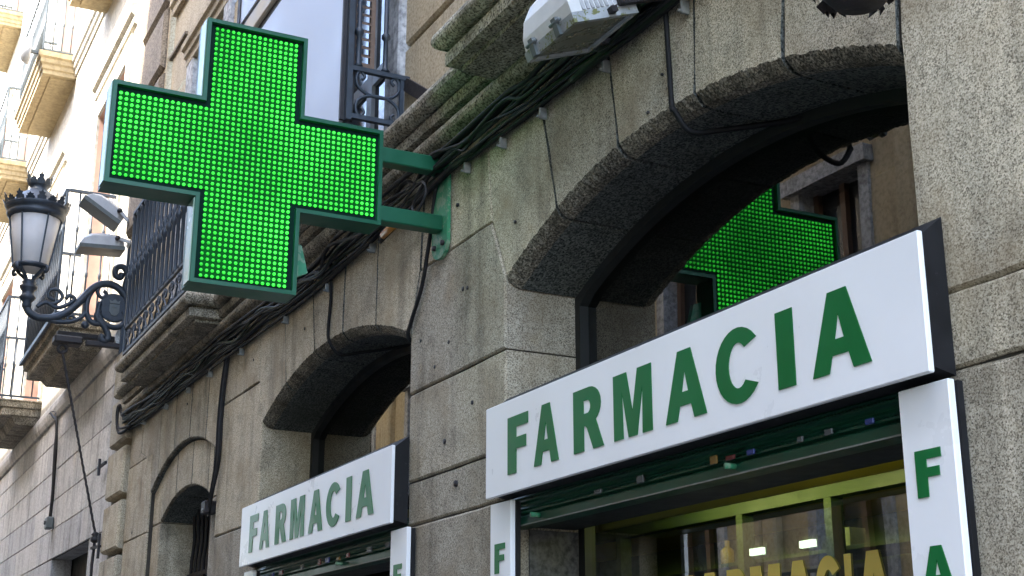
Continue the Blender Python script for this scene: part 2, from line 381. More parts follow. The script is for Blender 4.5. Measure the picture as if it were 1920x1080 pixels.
def walled(x0, x1, z0, z1, holes, y, depth, sg=1, mi=0, mr=1, mb=None):   # wall sheet with openings and their reveals; sg=1 faces -y
    mb = mb or MB()
    xs = sorted({x0, x1, *[h[0] for h in holes], *[h[1] for h in holes]}); zs = sorted({z0, z1, *[h[2] for h in holes], *[h[3] for h in holes]})
    xs = [x for x in xs if x0 <= x <= x1]; zs = [z for z in zs if z0 <= z <= z1]
    for i in range(len(xs) - 1):
        for k in range(len(zs) - 1):
            cx, cz = (xs[i] + xs[i + 1]) / 2, (zs[k] + zs[k + 1]) / 2
            if any(h[0] < cx < h[1] and h[2] < cz < h[3] for h in holes): continue
            q = [(xs[i], y, zs[k]), (xs[i + 1], y, zs[k]), (xs[i + 1], y, zs[k + 1]), (xs[i], y, zs[k + 1])]
            mb.add(q, [(0, 1, 2, 3)], mi)
    for a, b, c, d in [h[:4] for h in holes]:
        q = [(a, c), (b, c), (b, d), (a, d)]
        for i in range(4):
            p, r = q[i], q[(i + 1) % 4]
            mb.add([(p[0], y, p[1]), (r[0], y, r[1]), (r[0], y + sg * depth, r[1]), (p[0], y + sg * depth, p[1])], [(0, 1, 2, 3)], mr)
    return mb
def slab(x0, x1, depth, prof, sg=1, y=0.0):      # balcony slab: profile of (extra projection, z) run round three sides
    mb = MB(); vs = []
    for p, z in prof: vs += [(x0 - p, y, z), (x0 - p, y - sg * (depth + p), z), (x1 + p, y - sg * (depth + p), z), (x1 + p, y, z)]
    fs = [(0, 1, 2, 3)]
    for i in range(len(prof) - 1): fs += [(i * 4 + k, i * 4 + k + 1, i * 4 + k + 5, i * 4 + k + 4) for k in range(3)]
    L = (len(prof) - 1) * 4; fs.append((L + 3, L + 2, L + 1, L))
    return mb.add(vs, fs)
def round_prof(c, r, a0, a1, n=6):
    return [(c[0] + r * math.cos(math.radians(a0 + (a1 - a0) * i / n)), c[1] + r * math.sin(math.radians(a0 + (a1 - a0) * i / n))) for i in range(n + 1)]
# letters: 2-D filled curves turned into thin meshes once, then reused
def arcs(cx, cz, rx, rz, a0, a1, n=14):
    return [(cx + rx * math.cos(math.radians(a0 + (a1 - a0) * i / n)), cz + rz * math.sin(math.radians(a0 + (a1 - a0) * i / n))) for i in range(n + 1)]
GL = {
 'F': [[(0, 0), (0, 1), (1, 1), (1, .835), (.4, .835), (.4, .6), (.9, .6), (.9, .435), (.4, .435), (.4, 0)]],
 'A': [[(0, 0), (.345, 1), (.655, 1), (1, 0), (.735, 0), (.665, .215), (.33, .215), (.262, 0)], [(.385, .375), (.61, .375), (.498, .755)]],
 'R': [[(0, 0), (0, 1), (.55, 1)] + arcs(.56, .715, .37, .285, 88, -62, 10) + [(.8, .36), (1, 0), (.69, 0), (.48, .36), (.42, .41), (.325, .41), (.325, 0)],
       [(.325, .835), (.325, .575), (.48, .575)] + arcs(.49, .705, .125, .13, -85, 85, 8) + [(.48, .835)]],
 'M': [[(0, 0), (0, 1), (.33, 1), (.5, .33), (.67, 1), (1, 1), (1, 0), (.785, 0), (.785, .76), (.6, 0), (.4, 0), (.215, .76), (.215, 0)]],
 'C': [arcs(.52, .5, .52, .515, 32, 325, 22) + [(.98, .17)][:0] + [(.72, .30)] + arcs(.53, .5, .26, .34, -42, -318, 18) + [(.72, .70)]],
 'I': [[(0, 0), (0, 1), (1, 1), (1, 0)]],
}
GL['C'] = [arcs(.53, .5, .53, .515, 40, 320, 24) + arcs(.53, .5, .255, .345, 312, 48, 20)]
def bold(ch): return [inset(lp_, -.022 if k == 0 else .02) for k, lp_ in enumerate(GL[ch])]
_gl = {}
def glyph(ch):
    if ch in _gl: return _gl[ch]
    cu = bpy.data.curves.new('letter_' + ch, 'CURVE'); cu.dimensions = '2D'; cu.fill_mode = 'BOTH'
    for loop in bold(ch):
        sp = cu.splines.new('POLY'); sp.points.add(len(loop) - 1); sp.use_cyclic_u = True
        for p, (x, z) in zip(sp.points, loop): p.co = (x, z, 0, 1)
    ob = bpy.data.objects.new('letter_' + ch, cu)
    me = ob.to_mesh(); g = ([tuple(v.co) for v in me.vertices], [tuple(p.vertices) for p in me.polygons]); ob.to_mesh_clear()
    bpy.data.objects.remove(ob); bpy.data.curves.remove(cu)
    _gl[ch] = g; return g
def letter(ch, x0, x1, y, z0, z1, mat, parent, thick=.004):
    vs, fs = glyph(ch); mb = MB()
    n = len(vs)
    v = [(x0 + a * (x1 - x0), y - thick, z0 + b * (z1 - z0)) for a, b, _ in vs]
    mb.add(v, [f for f in fs])
    # edges of the vinyl
    for loop in bold(ch):
        k = len(loop); vv = [(x0 + a * (x1 - x0), yy, z0 + b * (z1 - z0)) for yy in (y - thick, y - .0005) for a, b in loop]
        mb.add(vv, [(i, (i + 1) % k, k + (i + 1) % k, k + i) for i in range(k)])
    o = mb.build('letter', mat, parent, fix=False)
    return o

# ------------------------------------------------------------------ ground
def sheet(name, x0, x1, y0, y1, z, mat): return tag(MB().add([(x0, y0, z), (x1, y0, z), (x1, y1, z), (x0, y1, z)], [(0, 1, 2, 3)]).build(name, mat, fix=False), kind='structure')
sheet('ground', -500, 500, -500, 500, ZG - .18, M['asphalt'])
sheet('road', -80, 60, -5.9, -1.9, ZG - .15, M['asphalt'])
tag(MB().box(-80, 60, -1.9, 6, ZG - .17, ZG, 0).build('pavement', M['paving']), kind='structure')
tag(MB().box(-80, 60, -8.2, -5.9, ZG - .17, ZG, 0).build('pavement', M['paving']), kind='structure')

# ------------------------------------------------------------------ pharmacy building
B = thing('pharmacy_building', (-8, 0, ZG), 'grey granite building with arched shopfronts, a moulded cornice and iron balconies, in the foreground', 'building')
A1 = (-4.55, 1.46, 3.62, .33); A2 = (-8.775, 1.505, 3.62, .31); A3 = (-12.85, .98, 3.29, .22); A3o = (-12.85, 1.32, 3.62, .32)
TOP = 4.62; G = M['granite']
core = []      # mortar sheets lying a little behind the joints
def blk(poly, y0=0.0, y1=.46, **k):
    core.append((poly, y0 + .016)); return stone_block(poly, y0, y1, B, k.pop('mat', G), **k)
def vous(ar, joints, y0=0.0, y1=.46, cham=.062, rough=.0045, top=TOP, first=None, last=None):
    """joints = [(x at top, x at soffit)...]"""
    for i in range(len(joints) - 1):
        (ta, ba), (tb, bb) = joints[i], joints[i + 1]
        tp = [(ta, top), (tb, top)]
        if i == 0 and first: tp = first + [(tb, top)]
        if i == len(joints) - 2 and last: tp = [(ta, top)] + last
        arch_block(tp, ba, bb, ar, B, y0, y1, cham, rough)
        core.append((tp + [(bb + (ba - bb) * q / 8, arc_pt(ar, bb + (ba - bb) * q / 8) + .014) for q in range(9)], y0 + .10)); core.append((tp + [(bb, arc_pt(ar, bb) + cham * 1.2), (ba, arc_pt(ar, ba) + cham * 1.2)], y0 + .016))
# arch over the large shopfront
vous(A1, [(-6.25, -6.009), (-5.65, -5.46), (-4.97, -4.88), (-4.235, -4.27), (-3.62, -3.69), (-3.03, -3.091)],
     first=[(-6.18, 4.04), (-6.25, TOP)], last=[(-3.03, TOP)])
vous(A2, [(-10.47, -10.279), (-9.84, -9.70), (-9.18, -9.06), (-8.46, -8.48), (-7.86, -7.86), (-7.10, -7.271)],
     first=[(-10.41, 4.03), (-10.47, TOP)], last=[(-7.10, TOP), (-7.15, 4.04)])
# pier between the shopfronts
blk([(-7.15, 4.04), (-6.18, 4.04), (-6.25, TOP), (-7.10, TOP)])
blk([(-7.27, 3.305), (-6.01, 3.305), (-6.01, 3.70), (-6.18, 4.04), (-7.15, 4.04), (-7.27, 3.70)], bev=.011)
for a, b in ((2.79, 3.305), (2.54, 2.79), (1.9, 2.54), (1.2, 1.9), (.5, 1.2), (-.2, .5), (ZG, -.2)): blk([(-7.27, a), (-6.01, a), (-6.01, b), (-7.27, b)], bev=.011)
# pier between second shopfront and small arch, with the sunk archivolt of the small arch
blk([(-11.53, 4.04), (-10.41, 4.03), (-10.47, TOP), (-10.92, TOP), (-10.90, 4.035)][0:0] or [(-10.90, 4.035), (-10.41, 4.03), (-10.47, TOP), (-10.92, TOP)])
blk([(-11.50, 4.035), (-10.90, 4.035), (-10.92, TOP), (-11.50, TOP)])
blk([(-11.53, 2.91), (-10.28, 2.91), (-10.28, 3.70), (-10.41, 4.03), (-11.53, 4.035)], bev=.011)
for a, b in ((2.3, 2.91), (1.7, 2.3), (1.0, 1.7), (.3, 1.0), (ZG, .3)): blk([(-11.53, a), (-10.28, a), (-10.28, b), (-11.53, b)], bev=.011)
# outer voussoirs of the small arch (flush) and the inner ones (sunk 5 cm)
oj = [(-14.76, -14.17), (-13.91, -13.87), (-13.25, -13.24), (-12.63, -12.64), (-12.0, -12.03), (-11.50, -11.531)]
vous(A3o, oj, y1=.30, cham=.018, rough=.004, first=[(-14.47, 4.04), (-14.76, 4.13), (-14.76, TOP)], last=[(-11.50, TOP)])
for (xa, xb) in ((-13.83, -13.24), (-13.24, -12.64), (-12.64, -12.03), (-12.03, -11.871)):
    n = 5; tp = [(xa + (xb - xa) * i / n, arc_pt(A3o, xa + (xb - xa) * i / n) - .004) for i in range(n + 1)]
    arch_block(tp, xa, xb, A3, B, .05, .46, .02, .004)
    core.append((tp + [(xb, arc_pt(A3, xb) + .03), (xa, arc_pt(A3, xa) + .03)], .07))
for sgn, (xa, xb) in ((-1, (-14.165, -13.83)), (1, (-11.87, -11.535))):
    zt = lambda x: arc_pt(A3o, x) - .006
    blk([(xa, 3.29), (xb, 3.29), (xb, zt(xb) if sgn < 0 else 3.62), (xa, 3.62 if sgn < 0 else zt(xa))], .05)
    for a, b in ((2.6, 3.29), (1.9, 2.6), (1.2, 1.9), (.5, 1.2), (ZG, .5)): blk([(xa, a), (xb, a), (xb, b), (xa, b)], .05)
# left end of the building
blk([(-15.35, 4.04), (-14.47, 4.04), (-14.76, 4.13), (-14.76, TOP), (-15.35, TOP)])
for a, b in ((3.23, 4.04), (2.5, 3.23), (1.8, 2.5), (1.0, 1.8), (.2, 1.0), (ZG, .2)):
    xr = -14.17; blk([(-15.35, a), (xr, a), (xr, b), (-14.47 if b > 4 else xr, b), (-15.35, b)] if b > 4 else [(-15.35, a), (xr, a), (xr, b), (-15.35, b)])
# right pier, running on past the frame
blk([(-3.09, 2.79), (-1.55, 2.79), (-1.55, TOP), (-3.03, TOP), (-3.09, 3.70)], bev=.014)
blk([(-3.09, 2.555), (-1.55, 2.555), (-1.55, 2.79), (-3.09, 2.79)], bev=.010, gap=.004)
for a, b in ((1.9, 2.555), (1.2, 1.9), (.5, 1.2), (ZG, .5)): blk([(-3.09, a), (-1.55, a), (-1.55, b), (-3.09, b)], bev=.014)
for xa, xb in ((-1.55, .2), (.2, 2.0), (2.0, 4.0)):
    for a, b in ((3.4, TOP), (2.2, 3.4), (1.0, 2.2), (ZG, 1.0)): blk([(xa, a), (xb, a), (xb, b), (xa, b)])
mc = MB()
FREE = ((-6.01, -1), (-3.09, 1), (-7.27, 1), (-10.28, -1), (-13.83, -1), (-11.87, 1), (-11.533, 0), (-14.168, 0))     # opening edges: mortar kept back from the jambs
def keep_back(p):
    for e, d in FREE:
        if abs(p[0] - e) < .0025: return (p[0] + d * .014, p[1])
    return p
for poly, yy in core: mc.prism([keep_back(p) for p in poly], yy, .44)
tag(mc.build('mortar', M['mortar'], B), kind='stuff')
# rusticated quoins at the far corner: deep chamfered joints
zq = [4.925 + .605 * k for k in range(1, -10, -1)]
for k in range(len(zq) - 1):
    b, a = zq[k], zq[k + 1]
    if b > 5.6: b = 5.45
    x0, x1, y = -16.25, -15.372, -.075
    sl = .10
    v = [(x0 + .02, y, a + sl), (x1 - .02, y, a + sl), (x1 - .02, y, b - .02), (x0 + .02, y, b - .02),
         (x0, -.045, a + sl - .02), (x1, -.045, a + sl - .02), (x1, -.045, b), (x0, -.045, b),
         (x0 + .03, .09, a + .06), (x1 - .03, .09, a + .06), (x1 - .03, .09, b), (x0 + .03, .09, b)]
    MB().add(v, [(0, 1, 2, 3), (0, 1, 5, 4), (1, 2, 6, 5), (2, 3, 7, 6), (3, 0, 4, 7), (4, 5, 9, 8), (5, 6, 10, 9), (6, 7, 11, 10), (7, 4, 8, 11)]).build('quoin', G, B)
MB().box(-16.25, -15.372, .08, .5, ZG, 5.45).build('corner_core', M['mortar'], B)
# cornice, in lengths
cp = [(.12, 4.625), (-.03, 4.625), (-.035, 4.655), (-.05, 4.665)] + [(-y, z) for y, z in round_prof((.055, 4.725), .052, -80, 85, 7)] + \
     [(-.05, 4.792), (-.105, 4.80), (-.112, 4.865), (-.085, 4.875), (-.09, 4.885)] + [(-y, z) for y, z in round_prof((.118, 4.945), .066, -95, 95, 8)] + [(-.08, 5.03), (.12, 5.05)]
xs = [-15.5, -14.3, -12.6, -10.9, -9.35, -7.82, -6.62, -5.1, -3.4, -1.7, 0, 2, 4]
for a, b in zip(xs, xs[1:]):
    MB().prism([(y + jit(.002), z + jit(.002)) for y, z in cp], a + .003, b - .003, axis='x').build('cornice_stone', M['moulding'], B)
# stone balcony slabs
sp = [(-.02, 4.775), (0, 4.785), (.0, 4.855), (-.03, 4.87), (-.025, 4.885)] + [(.005 + .055 * math.cos(math.radians(t)), 4.94 + .06 * math.sin(math.radians(t))) for t in range(-80, 81, 20)] + [(-.02, 5.035)]
for x0, x1 in ((-14.29, -11.41), (-5.99, -3.10)):
    slab(x0, x1, .37, sp).build('balcony_slab', M['moulding'], B)
    MB().box(x0 + .05, x1 - .05, -.30, -.02, 4.745, 4.774).build('slab_soffit', M['moulding'], B)
# plastered upper wall, its windows
W1 = (-13.47, -12.23, 5.05, 8.21); W2 = (-9.83, -7.71, 5.05, 8.21); W3 = (-5.5, -3.6, 5.05, 8.21)
ext = lambda w: (w[0], w[1], w[2], w[3])
wx = [-14.75, W1[0], W1[1], W2[0], W2[1], W3[0], W3[1], 4.0]
# rusticated plaster courses: each a slightly raised panel with a sunk joint below
zr = [5.06, 5.66, 6.30, 6.94, 7.58, 8.21]
for xa, xb in zip(wx[0::2], wx[1::2]):
    for a, b in zip(zr, zr[1:]):
        stone_block([(xa, a + .0), (xb, a + .0), (xb, b - .03), (xa, b - .03)], .0, .30, B, M['plaster'], name='plaster_panel', bev=.018, j=0, step=9, gap=.002)
walled(-14.75, 4.0, 8.21, 13.0, [(-13.47, -12.23, 9.9, 12.9), (-9.5, -8.1, 9.9, 12.9), (-5.3, -3.9, 9.9, 12.9)], .004, .3).build('upper_wall', [M['plaster'], M['jambstone']], B)
MB().box(-14.75, 4, .03, .34, 5.03, 8.20).build('wall_core', M['mortar'], B) if False else None
for w in (W1, W2, W3):
    f = MB()
    for a, b in ((w[0] - .0, w[0] + .012), (w[1] - .012, w[1])): f.box(a, b, .02, .3, w[2], w[3])
    fw = f.build('window_reveal', M['jambstone'], B)
    wf = MB()
    xm = (w[0] + w[1]) / 2
    for a, b in ((w[0] + .02, w[0] + .12), (xm - .05, xm + .05), (w[1] - .12, w[1] - .02)): wf.box(a, b, .24, .30, w[2], w[3])
    for z in (w[2] + .9, w[3] - .1): wf.box(w[0] + .02, w[1] - .02, .242, .298, z, z + .1)
    o = wf.build('window_frame', M['whiteframe'], B)
    MB().box(w[0], w[1], .27, .29, w[2], w[3]).build('glass_pane', M['whiteframe'] if w is W1 else M['winglass'], o)
    # stone surround: jambs and a moulded lintel
    for a, b in ((w[0] - .26, w[0]), (w[1], w[1] + .24)):
        MB().bbox(a, b, -.05, .2, w[2], w[3] + .02, .015).build('window_jamb', M['jambstone'], B)
    lx0, lx1 = w[0] - .30, w[1] + .28
    lp = [(.1, 8.235), (-.05, 8.235), (-.055, 8.31), (-.08, 8.325), (-.085, 8.39), (-.115, 8.41), (-.12, 8.47), (.1, 8.50)]
    MB().prism(lp, lx0, lx1, axis='x').build('window_lintel', M['plaster'], B)
for xa, xb in ((-13.47, -12.23), (-9.5, -8.1), (-5.3, -3.9)): MB().box(xa, xb, .26, .28, 9.9, 12.9).build('window_pane', M['winglass'], B)
# brown pilaster over the quoins
for k in range(9):
    a = 6.98 + k * .86; b = a + .80
    stone_block([(-16.2, a), (-14.86, a), (-14.86, b), (-16.2, b)], -.11, .1, B, M['pilaster'], name='pilaster_block', bev=.05, j=0, step=9)
MB().box(-16.17, -14.8, -.05, .3, 6.96, 13.2).build('pilaster_core', M['plaster'], B)
MB().box(-16.25, -14.76, .006, .3, 5.06, 6.96).build('corner_wall', M['plaster'], B)
MB().prism([(.0, 9.30), (-.05, 9.30), (-.06, 9.38), (-.09, 9.41), (-.09, 9.50), (-.12, 9.53), (-.12, 9.58), (.0, 9.61)], -14.72, -13.5, axis='x').build('string_course', M['plaster'], B)
MB().bbox(-14.8, -14.05, -.03, .02, 8.77, 8.82, .008).build('ledge', M['pilaster'], B)
MB().box(-14.75, 4, .30, .6, 4.5, 13.0).build('rear_wall', M['dark'], B) if False else None
MB().box(-16.3, 4.0, .62, .9, ZG, 13.2).build('inner_wall', M['dark'], B) if False else None

# small arched window with twisted bars
o = MB().box(-13.84, -11.86, .42, .44, ZG, 3.6).build('window_pane', M['winglass'], B)
gr = MB()
for k in range(12):
    x = -13.70 + k * .155; pts = []
    for i in range(40): pts.append((x + .008 * math.cos(i * 1.3), .365 + .008 * math.sin(i * 1.3), ZG + .1 + i * .106))
    gr.tube(pts, .017, 5)
for z in (.6, 1.9, 2.75): gr.box(-13.83, -11.87, .35, .38, z, z + .04)
gr.build('window_grille', M['darkiron'], B)
# arched panes above the shop signs, in dark frames
def tympanum(ar, z0):
    xc, h, zs, rise = ar; n = 24
    xs_ = [xc - h + 2 * h * i / n for i in range(n + 1)]
    fr = MB(); d = .05
    outer = [(xc - h, z0)] + [(x, arc_pt(ar, x)) for x in xs_] + [(xc + h, z0)]
    inn = [(xc - h + d, z0)] + [(max(xc - h + d, min(xc + h - d, x)), arc_pt(ar, x) - d) for x in xs_] + [(xc + h - d, z0)]
    N = len(outer)
    for i in range(N - 1):
        q = [outer[i], outer[i + 1], inn[i + 1], inn[i]]
        fr.prism(q, .405, .46)
    fr.box(xc - h + .001, xc + h - .001, .404, .461, z0 - .08, z0)
    f = fr.build('window_frame', M['darkframe'], B)
    MB().add([(a, .455, b) for a, b in inn], [tuple(range(N - 1, -1, -1))]).build('glass_pane', M['pane'], f, fix=False)
tympanum(A1, 2.62); tympanum(A2, 2.62)
# dark rooms behind
def inside_box(name, x0, x1, y0, y1, z0, z1, mats, front=False):
    mb = MB(); v = [(x, y, z) for z in (z0, z1) for y in (y0, y1) for x in (x0, x1)]
    fs = [(0, 2, 3, 1), (4, 5, 7, 6), (2, 6, 7, 3), (0, 4, 6, 2), (1, 3, 7, 5)] + ([(0, 1, 5, 4)] if front else [])
    for k, f in enumerate(fs): mb.add([v[i] for i in f], [(0, 1, 2, 3)], min(k, len(mats) - 1))
    return mb.build(name, mats, B, fix=False)
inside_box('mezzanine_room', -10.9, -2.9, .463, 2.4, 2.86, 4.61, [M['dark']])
# lit shop behind the large window
inside_box('shop_room', -10.9, -2.4, .463, 3.4, ZG, 2.80, [M['darkstone'], M['room'], M['roomdark'], M['roomdark'], M['roomdark']])

# ------------------------------------------------------------------ iron balcony railing over the small arch
def railing(parent, x0, x1, yf, z0, z1, mat, frieze=.28, step=.13, fancy=True, sg=1, sides=(True, True)):
    r = MB(); yb = 0 if True else 0
    for z, h, w in ((z0, .03, .03), (z1, .035, .05)) + (((z0 + frieze, .025, .03),) if frieze else ()):
        r.bar((x0, yf, z), (x1, yf, z), w, h)
        for x, on in ((x0, sides[0]), (x1, sides[1])):
            if on: r.bar((x, yf + sg * w * .51, z), (x, yb, z), w, h)
    for x in (x0, x1): r.bar((x, yf, z0), (x, yf, z1), .03)
    rail = r.build('balcony_railing', mat, parent)
    zb = z0 + (frieze or 0); H = z1 - zb
    if fancy: prof = [(.02, 0), (.03, .01), (.02, .04), (.017, H * .42), (.034, H * .44), (.036, H * .47), (.02, H * .5), (.034, H * .53), (.017, H * .56), (.02, H * .93), (.032, H * .95), (.02, H)]
    else: prof = [(.012, 0), (.012, H * .3), (.02, H * .31), (.02, H * .34), (.012, H * .35), (.012, H * .66), (.02, H * .67), (.02, H * .70), (.012, H * .71), (.012, H)]
    n = max(2, round((x1 - x0) / step)); ps = [(x0 + (x1 - x0) * i / n, yf) for i in range(n + 1)]
    m = max(1, round(abs(yf) / step))
    for x, on in ((x0, sides[0]), (x1, sides[1])):
        if on: ps += [(x, yf * (1 - i / m)) for i in range(1, m)]
    b0 = None
    for x, y in ps:
        if b0 is None: b0 = MB().lathe(prof, (x, y, zb), 8).build('baluster', mat, rail, base=(x, y, zb)); x_, y_ = x, y
        else: copy_at(b0, (x - x_, y - y_, 0), rail)
    if frieze and fancy:
        s0 = None; k = max(1, round((x1 - x0) / .26)); wd = (x1 - x0) / k
        for i in range(k):
            xc = x0 + wd * (i + .5)
            if s0 is None:
                sc = MB()
                for sx in (-1, 1):
                    pts = []
                    for t in range(22):
                        a = t / 21 * 2 * math.pi * 1.4; rr = .055 * (1 - t / 26)
                        pts.append((xc + sx * (.055 + rr * math.cos(a + 2.2)), yf, z0 + frieze * .68 + rr * math.sin(a + 2.2)))
                    sc.tube(pts, .009, 5)
                    pts = [(xc + sx * p, yf, z0 + frieze * q) for p, q in ((.03, .85), (.0, .6), (.05, .35), (.1, .12), (.04, .08), (.02, .25))]
                    sc.tube(smooth_path(pts, 4), .009, 5)
                s0 = sc.build('scroll', mat, rail, base=(xc, yf, z0)); xs0 = xc
            else: copy_at(s0, (xc - xs0, 0, 0), rail)
    return rail
railing(B, -14.22, -11.5, -.37, 5.06, 6.62, M['iron'], step=.2)

# side grille of the middle balcony with scrolls, shutter behind it
XS = -7.40
sr = MB()
sr.box(XS - .02, XS + .02, -.42, -.385, 5.03, 7.2)
for z, h in ((5.06, .03), (5.385, .03)): sr.bar((XS, -.385, z), (XS, .0, z), .035, h)
sr.bar((XS, -.05, 5.06), (XS, -.05, 5.40), .025)
srail = sr.build('balcony_railing', M['iron'], B)
sc = MB()
def spiral(yc, zc, r, a0, turns, sgn):
    return [(XS, yc + r * (1 - t / 30) * math.cos(a0 + sgn * t / 24 * turns * 2 * math.pi), zc + r * (1 - t / 30) * math.sin(a0 + sgn * t / 24 * turns * 2 * math.pi)) for t in range(25)]
for zc, up in ((5.345, 1), (5.10, -1)):
    pts = [(XS, y, zc + up * q) for y, q in ((-.30, .0), (-.325, .03), (-.35, .0), (-.345, -.07), (-.28, -.115), (-.205, -.125), (-.13, -.115), (-.075, -.07), (-.07, .0), (-.095, .03), (-.12, .0), (-.10, -.025))]
    pts[0:0] = [(XS, -.315, zc - up * .025)]
    sc.tube(smooth_path(pts, 5), .011, 6)
sc.build('scroll', M['iron'], srail)
for y in (-.345, -.165):
    MB().lathe([(.017, 0), (.03, .01), (.017, .03), (.015, .22), (.028, .235), (.028, .26), (.015, .275), (.015, 1.7)], (XS, y, 5.40), 8).build('baluster', M['iron'], srail)
sh = MB(); ya, yb_, za, zb_ = -.33, -.20, 5.46, 8.0; xsu = XS - .16
for y in (ya, yb_): sh.bar((xsu, y, za), (xsu, y, zb_), .035, .03)
for z in (za, 6.6): sh.box(xsu - .017, xsu + .017, ya, yb_, z, z + .05)
shut = sh.build('louvred_shutter', M['shutterwood'], B)
for k in range(24):
    z = za + .09 + k * .058
    MB().add([(xsu + .02, ya + .012, z), (xsu + .02, yb_ - .012, z), (xsu - .02, yb_ - .012, z + .035), (xsu - .02, ya + .012, z + .035),
              (xsu + .02, ya + .012, z + .008), (xsu + .02, yb_ - .012, z + .008), (xsu - .02, yb_ - .012, z + .043), (xsu - .02, ya + .012, z + .043)],
             [(0, 1, 2, 3), (4, 5, 6, 7), (0, 1, 5, 4), (2, 3, 7, 6), (1, 2, 6, 5), (0, 3, 7, 4)]).build('louvre', M['shutterwood'], shut)
# pale boards closing the front of that balcony
scr = thing('balcony_screen', (-8.77, -.41, 5.04), 'pale blue-white board screening the balcony behind the green cross, with a cream rail', 'screen')
MB().box(-10.05, -7.452, -.43, -.405, 5.05, 6.575).build('board', M['panel'], scr)
MB().box(-10.05, -7.452, -.43, -.405, 6.92, 8.9).build('board', M['panel'], scr)
MB().bbox(-10.1, -7.46, -.45, -.39, 6.66, 6.83, .01).build('rail', M['cream'], scr)
f = MB(); f.box(-10.05, -7.46, -.418, -.408, 6.576, 6.919); f.box(-10.13, -10.055, -.44, -.38, 5.04, 8.9); f.box(-7.448, -7.423, -.445, -.36, 5.04, 8.9)
f.build('frame', M['darkiron'], scr)
bx = thing('rail_bracket', (-7.1, -.06, 5.33), 'short flat black iron bar bolted to the cream wall just above the cornice', 'bracket')
MB().bar((-7.37, -.03, 5.335), (-7.0, -.03, 5.09), .02, .085).build('bar', M['darkiron'], bx); MB().box(-7.44, -7.34, -.035, -.015, 5.345, 5.365).build('stud', M['darkiron'], bx)

# ------------------------------------------------------------------ shop window inside the large arch, shutters
def shopfront(xa, xb, lit):
    f = MB(); zt = 2.535; y = .40
    for x0, x1 in ((xa + .012, xa + .075), (xb - .075, xb - .012)): f.box(x0, x1, y, y + .06, ZG, zt)
    f.box(xa + .075, xb - .075, y + .001, y + .059, zt - .035, zt); f.box(xa + .075, xb - .075, y + .001, y + .059, ZG, ZG + .3)
    fr = f.build('shop_window', M['darkframe'], B)
    MB().add([(xa + .07, y + .04, ZG + .29), (xb - .07, y + .04, ZG + .29), (xb - .07, y + .04, zt - .03), (xa + .07, y + .04, zt - .03)], [(0, 1, 2, 3)]).build('glass_pane', M['shopglass'] if lit else M['pane'], fr, fix=False)
    return fr
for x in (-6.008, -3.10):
    MB().bbox(x, x + .011, .125, .40, ZG, 2.40, .002).build('jamb_shade_slab', M['darkstone'], B)  # added dark slabs standing in for the sign's shade on the jambs
sw = shopfront(-6.01, -3.09, True); shopfront(-10.28, -7.27, False)
for ch, a, b in (('F', -5.19, -5.06), ('A', -5.03, -4.83), ('R', -4.80, -4.67), ('M', -4.635, -4.45), ('A', -4.42, -4.24), ('C', -4.225, -4.085), ('I', -4.055, -4.02), ('A', -3.99, -3.81)):
    letter(ch, a, b, .437, 1.87, 2.115, M['yellowletter'], sw, thick=.003)
def shutter(xa, xb, label, stick):
    t = thing('roller_shutter', ((xa + xb) / 2, .1, 2.45), label, 'shutter', 'rolled-up green shutters')
    z = 2.60
    for k in range(5):
        pr = [(.05, z), (.045, z - .012)] + [(.075 - .04 * math.sin(math.pi * i / 5), z - .012 - .04 * i / 5) for i in range(1, 5)] + [(.05, z - .055), (.085, z - .055), (.085, z)]
        MB().prism([(y - .03, zz) for y, zz in pr], xa + .02, xb - .02, axis='x').build('slat', M['shuttergreen'], t); z -= .0555 if k < 2 else .2
        if k >= 2: break
    MB().bbox(xa + .02, xb - .02, .0, .10, 2.395, 2.44, .006).build('bottom_bar', M['shuttergreen'], t)
    MB().box(xa + .02, xb - .02, -.004, -.001, 2.393, 2.399).build('bar_edge', M['clip'], t)
    MB().box(xa + .012, xb - .012, .115, .38, 2.41, 2.60).build('shutter_box', M['darkframe'], t)
    for p, mt, w, h in stick:
        x = xa + (xb - xa) * p
        MB().bbox(x, x + w, -.012, -.002, 2.452, 2.452 + h, .003).build('sticker', M[mt], t)
    for p in (.12, .65):
        x = xa + (xb - xa) * p
        MB().tube([(x, .0, 2.425), (x, -.045, 2.425)], .012, 8).build('lock_knob', M['greenplate'], t)
shutter(-6.01, -3.09, 'green roller shutter rolled up under the large FARMACIA sign', [(.42, 'greysticker', .05, .03), (.30, 'greysticker', .06, .018), (.60, 'gold', .045, .032), (.635, 'red', .055, .018), (.68, 'blue', .045, .02), (.78, 'greysticker', .03, .02), (.83, 'greysticker', .04, .02), (.9, 'blue', .04, .02)])
shutter(-10.28, -7.27, 'green roller shutter rolled up under the smaller, farther FARMACIA sign', [(.1, 'red', .06, .02), (.16, 'blue', .05, .03), (.22, 'red', .08, .03), (.38, 'greysticker', .05, .03), (.5, 'red', .05, .04), (.55, 'blue', .07, .035), (.62, 'gold', .06, .02), (.68, 'red', .05, .03), (.8, 'greysticker', .07, .03), (.9, 'greysticker', .06, .03)])
